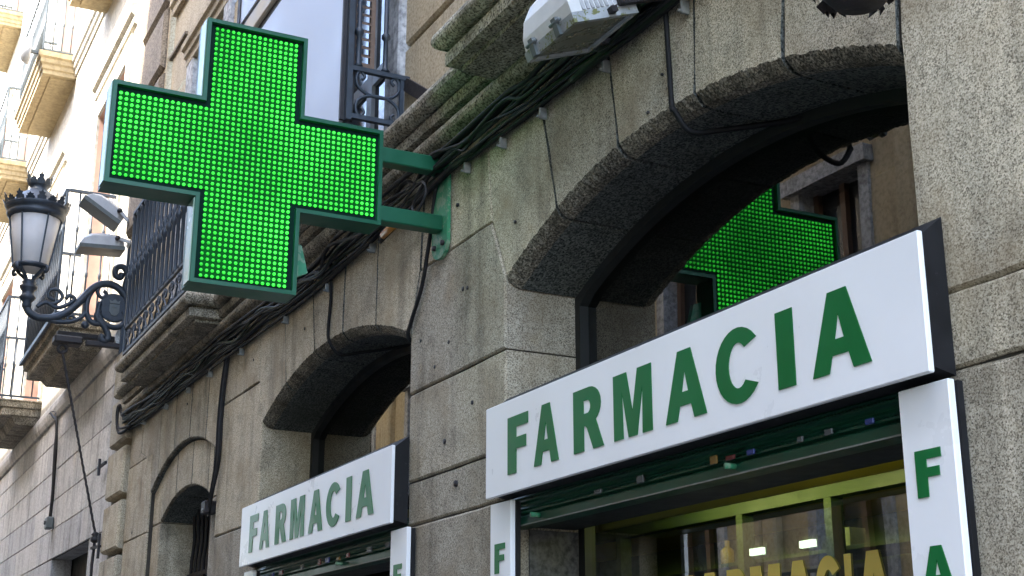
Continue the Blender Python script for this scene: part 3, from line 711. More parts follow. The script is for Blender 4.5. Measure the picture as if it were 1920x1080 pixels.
# shop interior things
lt = thing('ceiling_lamp', (-6.1, 1.0, 2.62), 'glowing fluorescent tube on the shop ceiling, seen through the large window', 'lamp')
MB().tube([(-6.55, 1.05, 2.63), (-4.9, 1.05, 2.63)], .024, 8).build('tube', M['tube'], lt); MB().box(-6.6, -4.85, 1.02, 1.08, 2.66, 2.79).build('batten', M['white'], lt)
cab = thing('display_cabinet', (-5.3, 1.5, ZG), 'yellow-green framed display cabinet standing inside the shop window', 'cabinet')
c_ = MB(); c_.box(-8.2, -3.0, 1.40, 1.48, 2.55, 2.61)
for x in (-7.3, -6.05, -5.32): c_.box(x, x + .055, 1.402, 1.478, ZG, 2.55)
c_.build('frame', M['roomgreen'], cab)
for z in (1.55, 1.95, 2.3): MB().box(-8.1, -3.05, 1.50, 1.9, z, z + .02).build('shelf', M['roomgreen'], cab)
MB().box(-8.2, -3.0, 1.95, 2.0, ZG, 2.5).build('back_panel', M['roomdark'], cab)
items = []
for k in range(14):
    x = -6.6 + k * .2 + jit(.04); z = random.choice((1.57, 1.97, 2.32)); h = random.uniform(.08, .2)
    if k % 2: o = MB().lathe([(.035, 0), (.04, .01), (.04, h * .6), (.015, h * .75), (.015, h)], (x, 1.58, z), 8).build('bottle', M['bottle']); tag(o, 'small amber bottle on a cabinet shelf inside the shop window', 'bottle', 'bottles in the display cabinet')
    else: o = MB().box(x, x + .1, 1.54, 1.64, z, z + h).build('carton', M['box']); tag(o, 'small pale carton on a cabinet shelf inside the shop window', 'carton', 'cartons in the display cabinet')
for k, x in enumerate((-5.86, -5.45)):
    o = thing('light_panel', (x, 1.35, 2.25), 'small lit white panel behind the shop glass, %s of the two' % ('left' if k == 0 else 'right'), 'light panel', 'lit panels in the shop')
    MB().box(x, x + .11, 1.34, 1.36, 2.315, 2.35).build('diffuser', M['whitelamp'], o); MB().box(x - .01, x + .12, 1.362, 1.38, 2.30, 2.37).build('housing', M['darkframe'], o)

# ------------------------------------------------------------------ FARMACIA signs
L1 = [(-5.74, -5.54), (-5.47, -5.25), (-5.10, -4.86), (-4.76, -4.48), (-4.37, -4.11), (-4.03, -3.78), (-3.67, -3.58), (-3.48, -3.21)]
def shop_sign(dx, dz, label, wid=0):
    t = thing('shop_sign', (-4.47 + dx, -.12, 2.53 + dz), label, 'shop sign', 'FARMACIA shop signs')
    xa, xb = -5.99 + dx, -2.96 + dx - wid
    MB().bbox(xa, xb, -.12, -.098, 2.53 + dz, 2.975 + dz, .004).build('face', M['white'], t)
    fr = MB(); fr.add([(xa + .02, -.096, 2.55 + dz), (xb - .004, -.096, 2.55 + dz), (xb - .004, -.096, 2.968 + dz), (xa + .02, -.096, 2.968 + dz),
                       (xa + .02, -.012, 2.53 + dz), (xb - .004, -.012, 2.53 + dz), (xb - .004, -.012, 3.035 + dz), (xa + .02, -.012, 3.035 + dz)],
                      [(0, 1, 2, 3), (4, 5, 6, 7), (0, 1, 5, 4), (1, 2, 6, 5), (2, 3, 7, 6), (3, 0, 4, 7)])
    fr.build('frame', M['signdark'], t)
    for ch, (a, b) in zip('FARMACIA', L1): letter(ch, a + dx, b + dx, -.12, 2.62 + dz, 2.88 + dz, M['greenletter'], t)
shop_sign(0, 0, 'large white FARMACIA sign with green letters over the near shop window')
shop_sign(-4.29, .025, 'smaller white FARMACIA sign with green letters over the farther doorway', -.02)
def side_panel(xa, xb, label, zt, word, ht=.135):
    t = thing('side_panel', ((xa + xb) / 2, -.05, ZG), label, 'sign panel', 'white vertical sign panels')
    MB().bbox(xa, xb, -.062, -.035, ZG + .1, zt, .003).build('face', M['white'], t)
    MB().box(xa + .01, xb + .008, -.033, -.012, ZG + .08, zt - .005).build('frame', M['signdark'], t)
    w = (xb - xa); z = zt - .20
    for ch in word:
        cw = {'I': .14, 'M': .62, 'F': .48}.get(ch, .6) * w; xc = (xa + xb) / 2
        letter(ch, xc - cw / 2, xc + cw / 2, -.062, z - ht, z, M['greenletter'], t); z -= .285
side_panel(-3.165, -2.95, 'white vertical panel with green F, right of the large shop window', 2.515, 'FARMACIA')
side_panel(-6.055, -5.835, 'narrow white vertical panel with green F, left of the large shop window', 2.515, 'FARMACIA')
side_panel(-7.36, -7.12, 'white vertical panel right of the farther doorway', 2.525, 'FARMACIA')
side_panel(-10.33, -10.09, 'white vertical panel left of the farther doorway', 2.525, 'FARMACIA')

# ------------------------------------------------------------------ the green cross
X0 = -6.72; CY, CZ, L, a_ = -1.175, 4.408, .752, .284
def cross_poly(L, a): return [(CY + y, CZ + z) for y, z in ((-L, -a), (-a, -a), (-a, -L), (a, -L), (a, -a), (L, -a), (L, a), (a, a), (a, L), (-a, L), (-a, a), (-L, a))]
X = thing('pharmacy_cross', (X0 - .1, CY, CZ - L), 'large lit green LED pharmacy cross on a green wall bracket', 'pharmacy sign')
po, pi_ = cross_poly(L, a_), cross_poly(L - .022, a_ - .022)
v = [(X0, y, z) for y, z in po] + [(X0, y, z) for y, z in pi_] + [(X0 - .03, y, z) for y, z in pi_]
n = 12
MB().add(v, [(i, (i + 1) % n, n + (i + 1) % n, n + i) for i in range(n)] + [(n + i, n + (i + 1) % n, 2 * n + (i + 1) % n, 2 * n + i) for i in range(n)]).build('front_rim', M['greenpaint'], X)
v = [(X0 - .002, y, z) for y, z in po] + [(X0 - .18, y, z) for y, z in po]
bodyf = [(i, (i + 1) % n, n + (i + 1) % n, n + i) for i in range(n)]
MB().add(v, bodyf + [tuple(range(2 * n - 1, n - 1, -1))]).build('casing', M['greenpaint'], X)
# added pale strips on the street-facing flanks, sky reflection put into their colour
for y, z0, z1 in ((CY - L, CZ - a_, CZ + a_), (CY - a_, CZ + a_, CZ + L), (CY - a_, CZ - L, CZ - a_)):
    MB().box(X0 - .12, X0 - .012, y - .006, y - .001, z0 + .006, z1 - .006).build('side_sky_sheen', M['side'], X)
MB().add([(X0 - .028, y, z) for y, z in cross_poly(L - .021, a_ - .021)], [tuple(range(12))]).build('bezel', M['bezel'], X, fix=False)
PT = .0300
MB().add([(X0 - .024, y, z) for y, z in cross_poly(23.75 * PT, 7.75 * PT)], [tuple(range(12))]).build('led_board', M['ledboard'], X, fix=False)
led = MB(); r = .0098
for i in range(48):
    for k in range(48):
        if not (16 <= i < 32 or 16 <= k < 32): continue
        y, z = CY + (i - 23.5) * PT, CZ + (k - 23.5) * PT; vs = []
        for dx, rr in ((.0, 1), (.006, .8), (.0095, .4)):
            for q in range(6):
                g = math.pi / 3 * q; vs.append((X0 - .024 + dx, y + r * rr * math.cos(g), z + r * rr * math.sin(g)))
        fs = [(t * 6 + q, t * 6 + (q + 1) % 6, t * 6 + 6 + (q + 1) % 6, t * 6 + 6 + q) for t in range(2) for q in range(6)] + [tuple(range(12, 18))]
        led.add(vs, fs, 0, True)
tag(led.build('led_dots', M['led'], X, fix=False), kind='stuff')
for z in (4.57, 4.215):
    MB().bbox(X0 - .135, X0 - .045, CY + L - .002, -.028, z - .046, z + .046, .006).build('bracket_arm', M['greenpaint'], X)
pl = [(X0 - .20, 4.66), (X0 + .015, 4.66), (X0 + .015, 4.10)] + [(X0 - .0925 + .1075 * math.cos(math.radians(t)), 4.10 + .09 * math.sin(math.radians(t))) for t in range(-15, -166, -25)] + [(X0 - .20, 4.10)]
MB().prism(pl, -.028, -.006).build('wall_plate', M['greenplate'], X)
for x, z in ((X0 - .15, 4.09), (X0 - .03, 4.09), (X0 - .15, 4.62), (X0 - .03, 4.62)): MB().tube([(x, -.026, z), (x, -.045, z)], .016, 6).build('bolt', M['darkiron'], X)
MB().prism([(CY + a_ + .001, 3.78), (CY + a_ + .10, 3.83), (CY + a_ + .06, 3.98), (CY + a_ + .001, 4.0)], X0 - .17, X0 - .13, axis='x').build('side_lug', M['greenplate'], X)

# ------------------------------------------------------------------ cables under the cornice
def cable(pts, r, mat, label, group=None, clips=0, k=6, name='cable'):
    o = MB().tube(smooth_path(pts, k), r, 6).build(name, M[mat]); tag(o, label, 'cable', group)
    return o
gname = 'cables strung under the cornice'
run = [(-15.45, 4.60), (-14.2, 4.57), (-12.9, 4.58), (-11.5, 4.57), (-10.2, 4.55), (-9.2, 4.53), (-8.3, 4.56), (-7.4, 4.57), (-6.7, 4.57), (-6.0, 4.57), (-5.2, 4.56), (-4.5, 4.53), (-3.4, 4.55), (-1.5, 4.56), (1, 4.56), (3.9, 4.56)]
specs = [(-.10, .013, 'cable'), (-.075, .015, 'cablegreen'), (-.045, .009, 'cablegrey'), (-.015, .012, 'cable'), (.015, .015, 'cablegreen'), (.035, .009, 'cable'), (-.09, .007, 'cablegrey'), (.05, .016, 'cable'), (-.06, .007, 'cable'), (.0, .007, 'cablegrey')]
for q, (dz, r, mt) in enumerate(specs):
    pts = []
    for i, (x, z) in enumerate(run):
        zz = z + dz * (1.0 + .15 * math.sin(i * 1.3)) + .012 * math.sin(i * 1.9 + q * 2.1) + jit(.008)
        yy = -.03 - .012 * (q % 4) - abs(jit(.012)) - max(0, (zz - 4.58)) * .5
        pts.append((x + jit(.2) * (0 < i), yy, zz))
        if i + 1 < len(run):
            xm = (x + run[i + 1][0]) / 2; pts.append((xm, yy - .006 + jit(.006), (zz + run[i + 1][1] + dz) / 2 - .008 - abs(jit(.014))))
    rank = sorted(specs, reverse=True).index((dz, r, mt))
    cable(pts, r, mt, '%s %s cable, %s of the ten in the bundle under the cornice' % ('thick' if r > .011 else 'thin', {'cable': 'black', 'cablegreen': 'green-black', 'cablegrey': 'grey'}[mt],
          ('topmost', 'second from top', 'third from top', 'fourth from top', 'fifth from top', 'fifth from bottom', 'fourth from bottom', 'third from bottom', 'second from bottom', 'bottom one')[rank]), gname)
for q in range(4):
    pts = []
    for i, (x, z) in enumerate(run[:13]):
        pts.append((x + jit(.3) * (0 < i < 12), -.07 - abs(jit(.03)), z + .02 + .035 * math.sin(i * 1.1 + q * 1.7) - .02 * q + jit(.015)))
        if i < 12: pts.append(((x + run[i + 1][0]) / 2, -.085, z - .02 - .02 * q + .035 * math.sin(i * .8 + q) + jit(.015)))
    cable(pts, (.014, .008, .012, .007)[q], ('cable', 'cablegrey', 'cablegreen', 'cable')[q], ('thickest black', 'slack grey', 'thickest green-black', 'thinnest slack black')[q] + ' cable sagging loosely in front of the bundle under the cornice', gname)
# lower sagging lead, its clips
lowp = [(-15.3, -.03, 4.50), (-14.0, -.035, 4.47), (-12.6, -.03, 4.46), (-11.4, -.04, 4.43), (-10.4, -.03, 4.42), (-9.2, -.03, 4.40), (-8.3, -.03, 4.43), (-7.5, -.03, 4.47), (-6.9, -.05, 4.50), (-6.4, -.04, 4.49), (-5.95, -.03, 4.47), (-5.6, -.03, 4.46), (-5.2, -.03, 4.47), (-4.9, -.03, 4.455), (-4.5, -.03, 4.46), (-3.9, -.03, 4.44), (-3.2, -.03, 4.45)]
low = cable(lowp, .014, 'cable', 'lowest black cable of the bundle, pinned with zinc clips below the cornice', gname)
for x, z in ((-14.6, 4.46), (-13.6, 4.44), (-12.7, 4.43), (-11.9, 4.42), (-10.9, 4.40), (-9.7, 4.38), (-8.75, 4.38), (-7.9, 4.42), (-6.45, 4.46), (-6.0, 4.44), (-5.55, 4.43), (-4.93, 4.42), (-4.28, 4.41)):
    c_ = MB(); c_.bbox(x - .008, x + .008, -.045, -.004, z - .05, z + .012, .003); c_.tube([(x, -.045, z - .04), (x, -.06, z - .04)], .007, 6)
    c_.build('clip', M['clip'], low)
for dx, dz, r in ((0, 0, .016), (.06, .05, .012)):       # hank hanging off the end of the cornice
    cable([(-15.2 + dx, -.07, 4.62 + dz), (-15.5, -.09, 4.66 + dz), (-15.62 + dx, -.12, 4.80), (-15.68 + dx, -.12, 4.68), (-15.6, -.11, 4.50 + dz), (-15.4, -.09, 4.46 + dz), (-15.1, -.06, 4.50)], r, 'cablegrey' if dx else 'cable', ('thin grey' if dx else 'thick black') + ' loop of cable hanging over the far end of the cornice', 'cable loops at the end of the cornice')
cable([(-6.75, -.05, 4.58), (-6.9, -.09, 4.50), (-7.05, -.10, 4.40), (-6.95, -.11, 4.33), (-6.85, -.1, 4.42), (-6.95, -.09, 4.52), (-7.2, -.08, 4.50), (-7.3, -.09, 4.42)], .008, 'cablegrey', 'tangled thin grey wire between the bracket arms of the cross')
o = MB().tube([(-7.55, -.085, 4.37), (-7.25, -.085, 4.395)], .026, 8).build('cable_sleeve', M['orange']); tag(o, 'orange sleeve round a cable below the cross bracket', 'sleeve')
cable([(-7.62, -.08, 4.35), (-7.4, -.08, 4.372), (-7.2, -.08, 4.40), (-6.9, -.06, 4.45), (-6.5, -.05, 4.50)], .014, 'cable', 'short black cable running through the orange sleeve')
# vertical drops
cable([(-6.80, -.05, 4.53), (-6.90, -.03, 4.36), (-6.92, -.03, 4.26), (-6.97, -.03, 4.11), (-7.08, -.02, 3.91), (-7.22, -.02, 3.75), (-7.285, -.01, 3.66), (-7.30, .1, 3.61)], .012, 'cable', 'black cable sagging down the pier from the cross bracket')
cable([(-4.42, -.03, 4.53), (-4.42, -.02, 4.19), (-4.41, -.02, 3.99), (-4.40, -.015, 3.97), (-4.395, .06, 3.885), (-4.37, .2, 3.91), (-4.2, .38, 3.915), (-4.0, .43, 3.88)], .013, 'cable', 'black cable down the face of the large arch and in under it')
cable([(-8.70, -.03, 4.54), (-8.71, -.015, 4.28), (-8.74, -.015, 4.07), (-8.72, -.01, 3.97), (-8.70, .06, 3.88), (-8.66, .2, 3.90), (-8.4, .38, 3.90), (-8.1, .43, 3.88)], .012, 'cable', 'thin black cable down the face of the farther arch and in under it')
for q, dx in enumerate((0, .06, .13)):
    cable([(-11.25 + dx * 2, -.05, 4.56), (-11.37 + dx, -.03, 4.46), (-11.46 + dx, -.03, 4.2), (-11.50 + dx, -.03, 3.9), (-11.50 + dx, -.03, 3.55), (-11.6 + dx * .6, -.03, 3.30), (-11.72 + dx * .6, -.02, 3.2 - .03 * q), (-11.85, .02, 3.19 - .03 * q)], (.014, .011, .008)[q], ('cable', 'cablegrey', 'cable')[q],
          ('thickest', 'middle-sized grey', 'thinnest')[q] + ' of three cables dropping to the small arched window', 'cables dropping to the small arch')
jb = thing('junction_box', (-11.72, -.02, 3.2), 'small dark junction box beside the small arched window where cables end', 'junction box')
MB().bbox(-11.80, -11.66, -.06, .048, 3.13, 3.24, .01).build('case', M['darkiron'], jb); MB().tube([(-11.7, -.062, 3.16), (-11.7, -.075, 3.16)], .012, 6).build('screw', M['clip'], jb)
cable([(-21.3, -.06, 5.75), (-21.1, -.05, 5.66), (-20.84, -.04, 5.55), (-20.70, -.03, 5.2), (-20.62, -.03, 4.8), (-20.56, -.03, 4.4), (-20.53, -.04, 4.1)], .022, 'cable', 'black cable down the pale wall below the street-lamp balcony')
cable([(-21.5, -.06, 5.78), (-21.0, -.05, 5.72), (-20.78, -.04, 5.45), (-20.76, -.04, 5.1), (-20.66, -.03, 4.5), (-20.6, -.04, 4.06)], .014, 'cablegrey', 'thinner grey cable beside the black one on the pale wall')
jb = thing('entry_box', (-20.5, -.03, 4.0), 'small grey box on the pale wall where the two cables end', 'junction box')
MB().bbox(-20.62, -20.42, -.10, .0, 3.93, 4.1, .015).build('case', M['greyiron'], jb); MB().tube([(-20.52, -.10, 4.02), (-20.52, -.12, 4.02)], .03, 8).build('gland', M['darkiron'], jb)
# pock marks and old plugs in the granite (dark drill holes with grey filler)
def plug(x, z, r):
    o = MB().tube([(x, -.008, z), (x, .02, z)], r, 7).build('old_plug', M['darkiron'], B); return o
for x, z, r in ((-6.53, 3.76, .014), (-6.47, 3.75, .012), (-6.71, 3.5, .012), (-7.11, 3.6, .01), (-6.9, 3.4, .011), (-6.62, 4.28, .012), (-5.9, 3.95, .01), (-6.4, 3.1, .012), (-6.75, 2.95, .015), (-4.62, 4.05, .008), (-4.5, 4.18, .007), (-9.3, 4.2, .012), (-10.6, 4.25, .012), (-6.6, 2.7, .018), (-12.8, 4.3, .012), (-14.9, 3.3, .018)): plug(x, z, r)

# ------------------------------------------------------------------ big floodlight over the arch
fl = thing('floodlight', (-4.6, -.35, 4.26), 'big off-white floodlight facing down, fixed under the cornice over the large arch', 'floodlight')
def quad_frame(): pass
P0 = [(-4.80, -.50, 4.255), (-4.38, -.50, 4.255), (-4.38, -.19, 4.375), (-4.80, -.19, 4.375)]       # lens rim, outer edge low
nrm = (Vector(P0[1]) - Vector(P0[0])).cross(Vector(P0[3]) - Vector(P0[0])).normalized()
def off(p, d, s=1.0):
    c = sum((Vector(q) for q in P0), Vector()) / 4; return c + (Vector(p) - c) * s + nrm * d
v = [off(p, 0) for p in P0] + [off(p, .045) for p in P0] + [off(p, .0, .88) for p in P0] + [off(p, .012, .86) for p in P0]
MB().add(v, [(i, (i + 1) % 4, 4 + (i + 1) % 4, 4 + i) for i in range(4)] + [(i, (i + 1) % 4, 8 + (i + 1) % 4, 8 + i) for i in range(4)] + [(8 + i, 8 + (i + 1) % 4, 12 + (i + 1) % 4, 12 + i) for i in range(4)]).build('rim', M['housingrim'], fl)
MB().add([off(p, .011, .87) for p in P0], [(0, 1, 2, 3)]).build('lens', M['lens'], fl, fix=False)
v = []
for d, s in ((.045, .97), (.10, .95), (.17, .84), (.22, .66), (.24, .5)): v += [off(p, d, s) for p in P0]
MB().add(v, [(r * 4 + i, r * 4 + (i + 1) % 4, r * 4 + 4 + (i + 1) % 4, r * 4 + 4 + i) for r in range(4) for i in range(4)] + [(16, 17, 18, 19)]).build('housing', M['housing'], fl)
for k in range(9):
    a = Vector(P0[1]).lerp(Vector(P0[2]), .2 + k * .075); MB().bar(off(a, .05, .975), off(a, .165, .86), .010, .016).build('cooling_fin', M['galv'], fl)
for t in (.22, .70):
    a = Vector(P0[0]).lerp(Vector(P0[1]), t)
    c_ = MB(); c_.bar(off(a, -.004, 1.03), off(a, .075, 1.02), .035, .02); c_.tube([off(a, .055, 1.05) - Vector((.04, 0, 0)), off(a, .055, 1.05) + Vector((.04, 0, 0))], .009, 6); c_.build('latch', M['greyiron'], fl)
c_ = MB(); a = Vector(P0[1]).lerp(Vector(P0[2]), .58); c_.bar(off(a, .01, 1.02), off(a, .035, 1.02), .06, .03); c_.build('latch', M['darkiron'], fl)
c_ = MB(); c_.bar((-4.36, -.30, 4.40), (-4.36, -.02, 4.50), .03, .05); c_.bar((-4.82, -.30, 4.40), (-4.82, -.02, 4.50), .03, .05); c_.bar((-4.84, -.03, 4.5), (-4.34, -.03, 4.5), .04, .06); c_.build('bracket', M['darkiron'], fl)
cable([(-4.45, -.25, 4.52), (-4.5, -.12, 4.48), (-4.72, -.07, 4.46), (-4.9, -.06, 4.45), (-5.2, -.05, 4.44)], .018, 'cablegreen', 'thick green-black cable leading from the big floodlight down to the bundle')

# black ragged ornament at the top edge
on = thing('hanging_ornament', (-2.88, -.35, 3.8), 'black ragged-edged ironwork hanging over the large arch at the top edge of the photo', 'ironwork')
MB().lathe([(.02, -.18), (.08, -.17), (.12, -.12), (.15, -.04), (.165, .04), (.15, .2)], (-2.88, -.35, 3.82), 18).build('bowl', M['darkiron'], on)
lf = MB()
for k in range(90):
    g = 2 * math.pi * k / 46 + jit(.06); q = random.choice((0, .05, -.05, -.09)); rr = .155 + q * .55; h = random.uniform(.02, .06)
    cx, cy, cz = -2.88 + rr * math.cos(g), -.35 + rr * math.sin(g), 3.82 + q - .02; w = random.uniform(.008, .018)
    ta = Vector((-math.sin(g), math.cos(g), 0)) * w; outv = Vector((math.cos(g), math.sin(g), 0))
    b = Vector((cx, cy, cz)); m_ = b + outv * .035 - Vector((0, 0, h * .5)) + ta * jit(1); t_ = b + outv * .02 - Vector((0, 0, h))
    lf.add([b - ta, b + ta, m_ + ta * .8, t_, m_ - ta * .8, b + outv * -.008, m_ + outv * -.008], [(0, 1, 2, 3, 4), (0, 5, 6, 3, 4), (1, 5, 6, 3, 2)])
tag(lf.build('leaf_fringe', M['darkiron'], on), kind='stuff')
MB().tube([(-2.88, -.35, 3.95), (-2.88, -.35, 4.6), (-2.88, 0, 4.6)], .03, 8).build('arm', M['darkiron'], on)

# ------------------------------------------------------------------ street lamp on its wall bracket
XL = -16.4
lp = thing('street_lamp', (XL, 0, 6.1), 'black iron crowned street lantern with frosted glass on a scrolled wall bracket', 'street lamp')
lc = (XL, -1.135, 0)
def lz(prof): return prof
IR = M['iron']
MB().lathe([(.20, 6.50), (.215, 6.52), (.215, 6.545), (.19, 6.555)], lc, 20).build('lower_ring', IR, lp)
MB().lathe([(.10, 6.47), (.195, 6.53), (.288, 7.13), (.28, 7.15)], lc, 20).build('lantern_glass', M['frost'], lp)
MB().lathe([(.295, 7.12), (.33, 7.14), (.34, 7.18), (.32, 7.20), (.345, 7.22), (.37, 7.26), (.36, 7.285), (.32, 7.29), (.28, 7.34), (.20, 7.43), (.13, 7.475), (.105, 7.50), (.105, 7.54), (.12, 7.55), (.125, 7.57), (.10, 7.575)], lc, 24).build('canopy', IR, lp)
def palmettes(name, n, r, z, h, w, lean):
    mb = MB()
    for k in range(n):
        g = 2 * math.pi * k / n; o = Vector((math.cos(g), math.sin(g), 0)); t = Vector((-math.sin(g), math.cos(g), 0)); c = Vector(lc) + o * r + Vector((0, 0, z))
        hh = h if k % 2 == 0 else h * .62
        sh_ = [(-.5, 0), (-.55, .35), (-.3, .45), (-.42, .7), (-.15, .72), (0, 1), (.15, .72), (.42, .7), (.3, .45), (.55, .35), (.5, 0)]
        f1 = [c + t * a * w + Vector((0, 0, b * hh)) + o * lean * b for a, b in sh_]; f2 = [p - o * .012 for p in f1]; m = len(sh_)
        mb.add(f1 + f2, [tuple(range(m)), tuple(range(2 * m - 1, m - 1, -1))] + [(i, (i + 1) % m, m + (i + 1) % m, m + i) for i in range(m)])
    return mb.build(name, IR, lp)
palmettes('canopy_crest', 18, .36, 7.27, .12, .095, .04); palmettes('crown', 10, .125, 7.56, .15, .08, .035)
for k in range(6):
    g = 2 * math.pi * (k + .35) / 6; d = Vector((math.cos(g), math.sin(g), 0)); c = Vector(lc)
    MB().bar(c + d * .205 + Vector((0, 0, 6.54)), c + d * .298 + Vector((0, 0, 7.14)), .026, .018).build('glazing_bar', IR, lp)
for k in range(4):
    g = math.pi / 4 + math.pi / 2 * k; d = Vector((math.cos(g), math.sin(g), 0)); c = Vector(lc)
    pts = [c + d * a + Vector((0, 0, b)) for a, b in ((.04, 6.33), (.07, 6.39), (.15, 6.46), (.205, 6.52), (.24, 6.50), (.235, 6.455), (.20, 6.46))]
    MB().tube(smooth_path(pts, 4), .022, 6, rs=None).build('cradle_arm', IR, lp)
MB().lathe([(.045, 6.02), (.06, 6.05), (.05, 6.09), (.075, 6.12), (.10, 6.15), (.075, 6.18), (.07, 6.22), (.10, 6.26), (.105, 6.29), (.07, 6.31), (.085, 6.34), (.05, 6.37)], lc, 14).build('stem', IR, lp)
def pl_(pts): return [(XL, y, z) for y, z in pts]
arm = MB()
arm.tube(smooth_path(pl_([(-1.135, 6.04), (-1.09, 5.97), (-.98, 5.925), (-.82, 5.945), (-.66, 6.04), (-.52, 6.20), (-.40, 6.36), (-.27, 6.44), (-.12, 6.42), (.0, 6.30), (.03, 6.15)]), 5), .047, 8)
arm.build('bracket_arm', IR, lp)
a2 = MB()
a2.tube(smooth_path(pl_([(-.38, 6.37), (-.44, 6.24), (-.45, 6.08), (-.40, 5.96), (-.30, 5.93), (-.24, 5.97)]), 5), .0338, 6)
a2.tube(smooth_path(pl_([(-.98, 5.93), (-.80, 5.90), (-.62, 5.92), (-.50, 5.99), (-.45, 6.08)]), 5), .0286, 6)
a2.tube(smooth_path(pl_([(-.55, 5.94), (-.60, 5.99), (-.66, 5.97), (-.64, 5.92), (-.6, 5.935)]), 4), .018, 6)
a2.tube(smooth_path(pl_([(-1.02, 6.05), (-.92, 6.12), (-.80, 6.07), (-.68, 6.12), (-.60, 6.20), (-.66, 6.24), (-.70, 6.19)]), 5), .0260, 6)
a2.tube(smooth_path(pl_([(-.90, 6.1), (-.80, 6.13), (-.74, 6.21), (-.80, 6.29), (-.89, 6.27), (-.90, 6.19), (-.83, 6.16)]), 5), .0234, 6)
a2.tube(smooth_path(pl_([(-.32, 6.41), (-.34, 6.32), (-.28, 6.26), (-.23, 6.31), (-.27, 6.35)]), 4), .024, 6)
a2.tube(smooth_path(pl_([(-.30, 6.1), (-.32, 6.0), (-.22, 5.90), (-.17, 5.79), (-.20, 5.73), (-.25, 5.75), (-.235, 5.80)]), 5), .0390, 7)
a2.tube(smooth_path(pl_([(.02, 6.34), (-.02, 6.44), (.0, 6.58), (-.06, 6.68), (-.14, 6.66), (-.15, 6.57), (-.09, 6.54), (-.07, 6.60)]), 5), .0390, 7)
a2.tube(smooth_path(pl_([(-.02, 6.12), (.02, 6.02), (-.03, 5.94), (-.12, 5.91), (-.24, 5.95), (-.31, 6.06), (-.30, 6.2)]), 5), .0364, 7)
for k in range(7):
    y = -.95 + k * .07; a2.bar((XL, y, 5.93 + abs(k - 2) * .012), (XL, y + .03, 5.885 + abs(k - 2) * .014), .02, .02)
a2.lathe([(.0, -.05), (.04, -.03), (.05, 0), (.03, .04), (.0, .05)], (XL, -.45, 5.90), 6)
a2.build('scrollwork', IR, lp)
md = MB(); th = [2 * math.pi * k / 28 for k in range(28)]
for r0, r1, x in ((.175, .175, .03), (.15, .15, .022)):
    pass
ring = [(XL, -.13 + .165 * math.cos(t), 6.15 + .165 * math.sin(t)) for t in th]
md.tube(ring + [ring[0]], .018, 6, caps=False)
md.prism([(-.13 + .165 * math.cos(t), 6.15 + .165 * math.sin(t)) for t in th], XL - .02, XL + .02, axis='x')
mo = md.build('medallion', IR, lp)
cr = MB()
shd = [(-.19, 6.19), (-.07, 6.19), (-.07, 6.10), (-.10, 6.055), (-.13, 6.045), (-.16, 6.055), (-.19, 6.10)]
cr.prism(shd, XL + .021, XL + .030, axis='x')
cr.prism([(-.185, 6.20), (-.195, 6.245), (-.165, 6.225), (-.13, 6.255), (-.095, 6.225), (-.065, 6.245), (-.075, 6.20)], XL + .021, XL + .029, axis='x')
cr.prism([(-.137, 6.07), (-.123, 6.07), (-.123, 6.15), (-.137, 6.15)], XL + .031, XL + .038, axis='x'); cr.prism([(-.16, 6.15), (-.10, 6.15), (-.115, 6.175), (-.145, 6.175)], XL + .031, XL + .038, axis='x')
cr.build('coat_of_arms', M['greyiron'], mo)
po_ = MB(); po_.bar((XL, .0, 5.55), (XL, .0, 6.95), .055, .055); po_.lathe([(.03, 6.93), (.055, 6.96), (.03, 7.0), (.0, 7.06)], (XL, .0, 0), 8)
po_.bar((XL, -.0, 5.63), (XL, .18, 5.63), .03); po_.bar((XL, .0, 6.7), (XL, .18, 6.7), .03); po_.build('wall_post', IR, lp)

# two grey floodlights above the bracket
def small_flood(pts, label):
    y0, z0, y1, z1 = pts          # back (wall side) and front ends of the body axis
    t = thing('wall_floodlight', (-16.2, -.05, 7.1), label, 'floodlight', 'grey floodlights by the street lamp')
    ax = Vector((0, y1 - y0, z1 - z0)); Lg = ax.length; ax.normalize(); up = Vector((0, -ax.z, ax.y)); up = up if up.z > 0 else -up
    o = Vector((-16.2, y0, z0)); P = lambda a, b, c: o + ax * a * Lg + up * b + Vector((c, 0, 0))
    v = []
    for a, hb, ht, w in ((0, .0, .09, .12), (.12, -.0, .15, .155), (.5, .0, .165, .16), (.75, .0, .15, .16), (.92, .0, .10, .155), (1.0, .0, .03, .14)):
        v += [P(a, hb, -w), P(a, hb, w), P(a, ht * .7, w), P(a, ht, w * .6), P(a, ht, -w * .6), P(a, ht * .7, -w)]
    fs = [(r * 6 + i, r * 6 + (i + 1) % 6, r * 6 + 6 + (i + 1) % 6, r * 6 + 6 + i) for r in range(5) for i in range(6)] + [tuple(range(6)), tuple(range(30, 36))]
    MB().add(v, fs).build('housing', M['galv'], t)
    MB().add([P(-.01, -.045, -.165), P(-.01, -.045, .165), P(1.03, -.045, .165), P(1.03, -.045, -.165), P(-.01, -.001, -.175), P(-.01, -.001, .175), P(1.03, -.001, .175), P(1.03, -.001, -.175)],
             [(0, 1, 2, 3), (0, 1, 5, 4), (1, 2, 6, 5), (2, 3, 7, 6), (3, 0, 4, 7), (4, 5, 6, 7)]).build('lens_rim', M['greyiron'], t)
    MB().tube([P(.18, .09, .17), P(.18, .09, .205)], .03, 8).build('pivot', M['darkiron'], t)
    c_ = MB(); c_.bar(P(.18, .09, .19), P(-.10, .05, .19), .02, .04); c_.bar(P(-.10, .05, .19), Vector((-16.05, -.1, z0)), .02, .04); c_.build('bracket', M['galv'], t)
small_flood((-.20, 7.14, -.63, 7.40), 'upper of two grey floodlights by the street lamp, tilted up')
small_flood((-.13, 6.83, -.64, 6.80), 'lower of two grey floodlights by the street lamp, lying level')

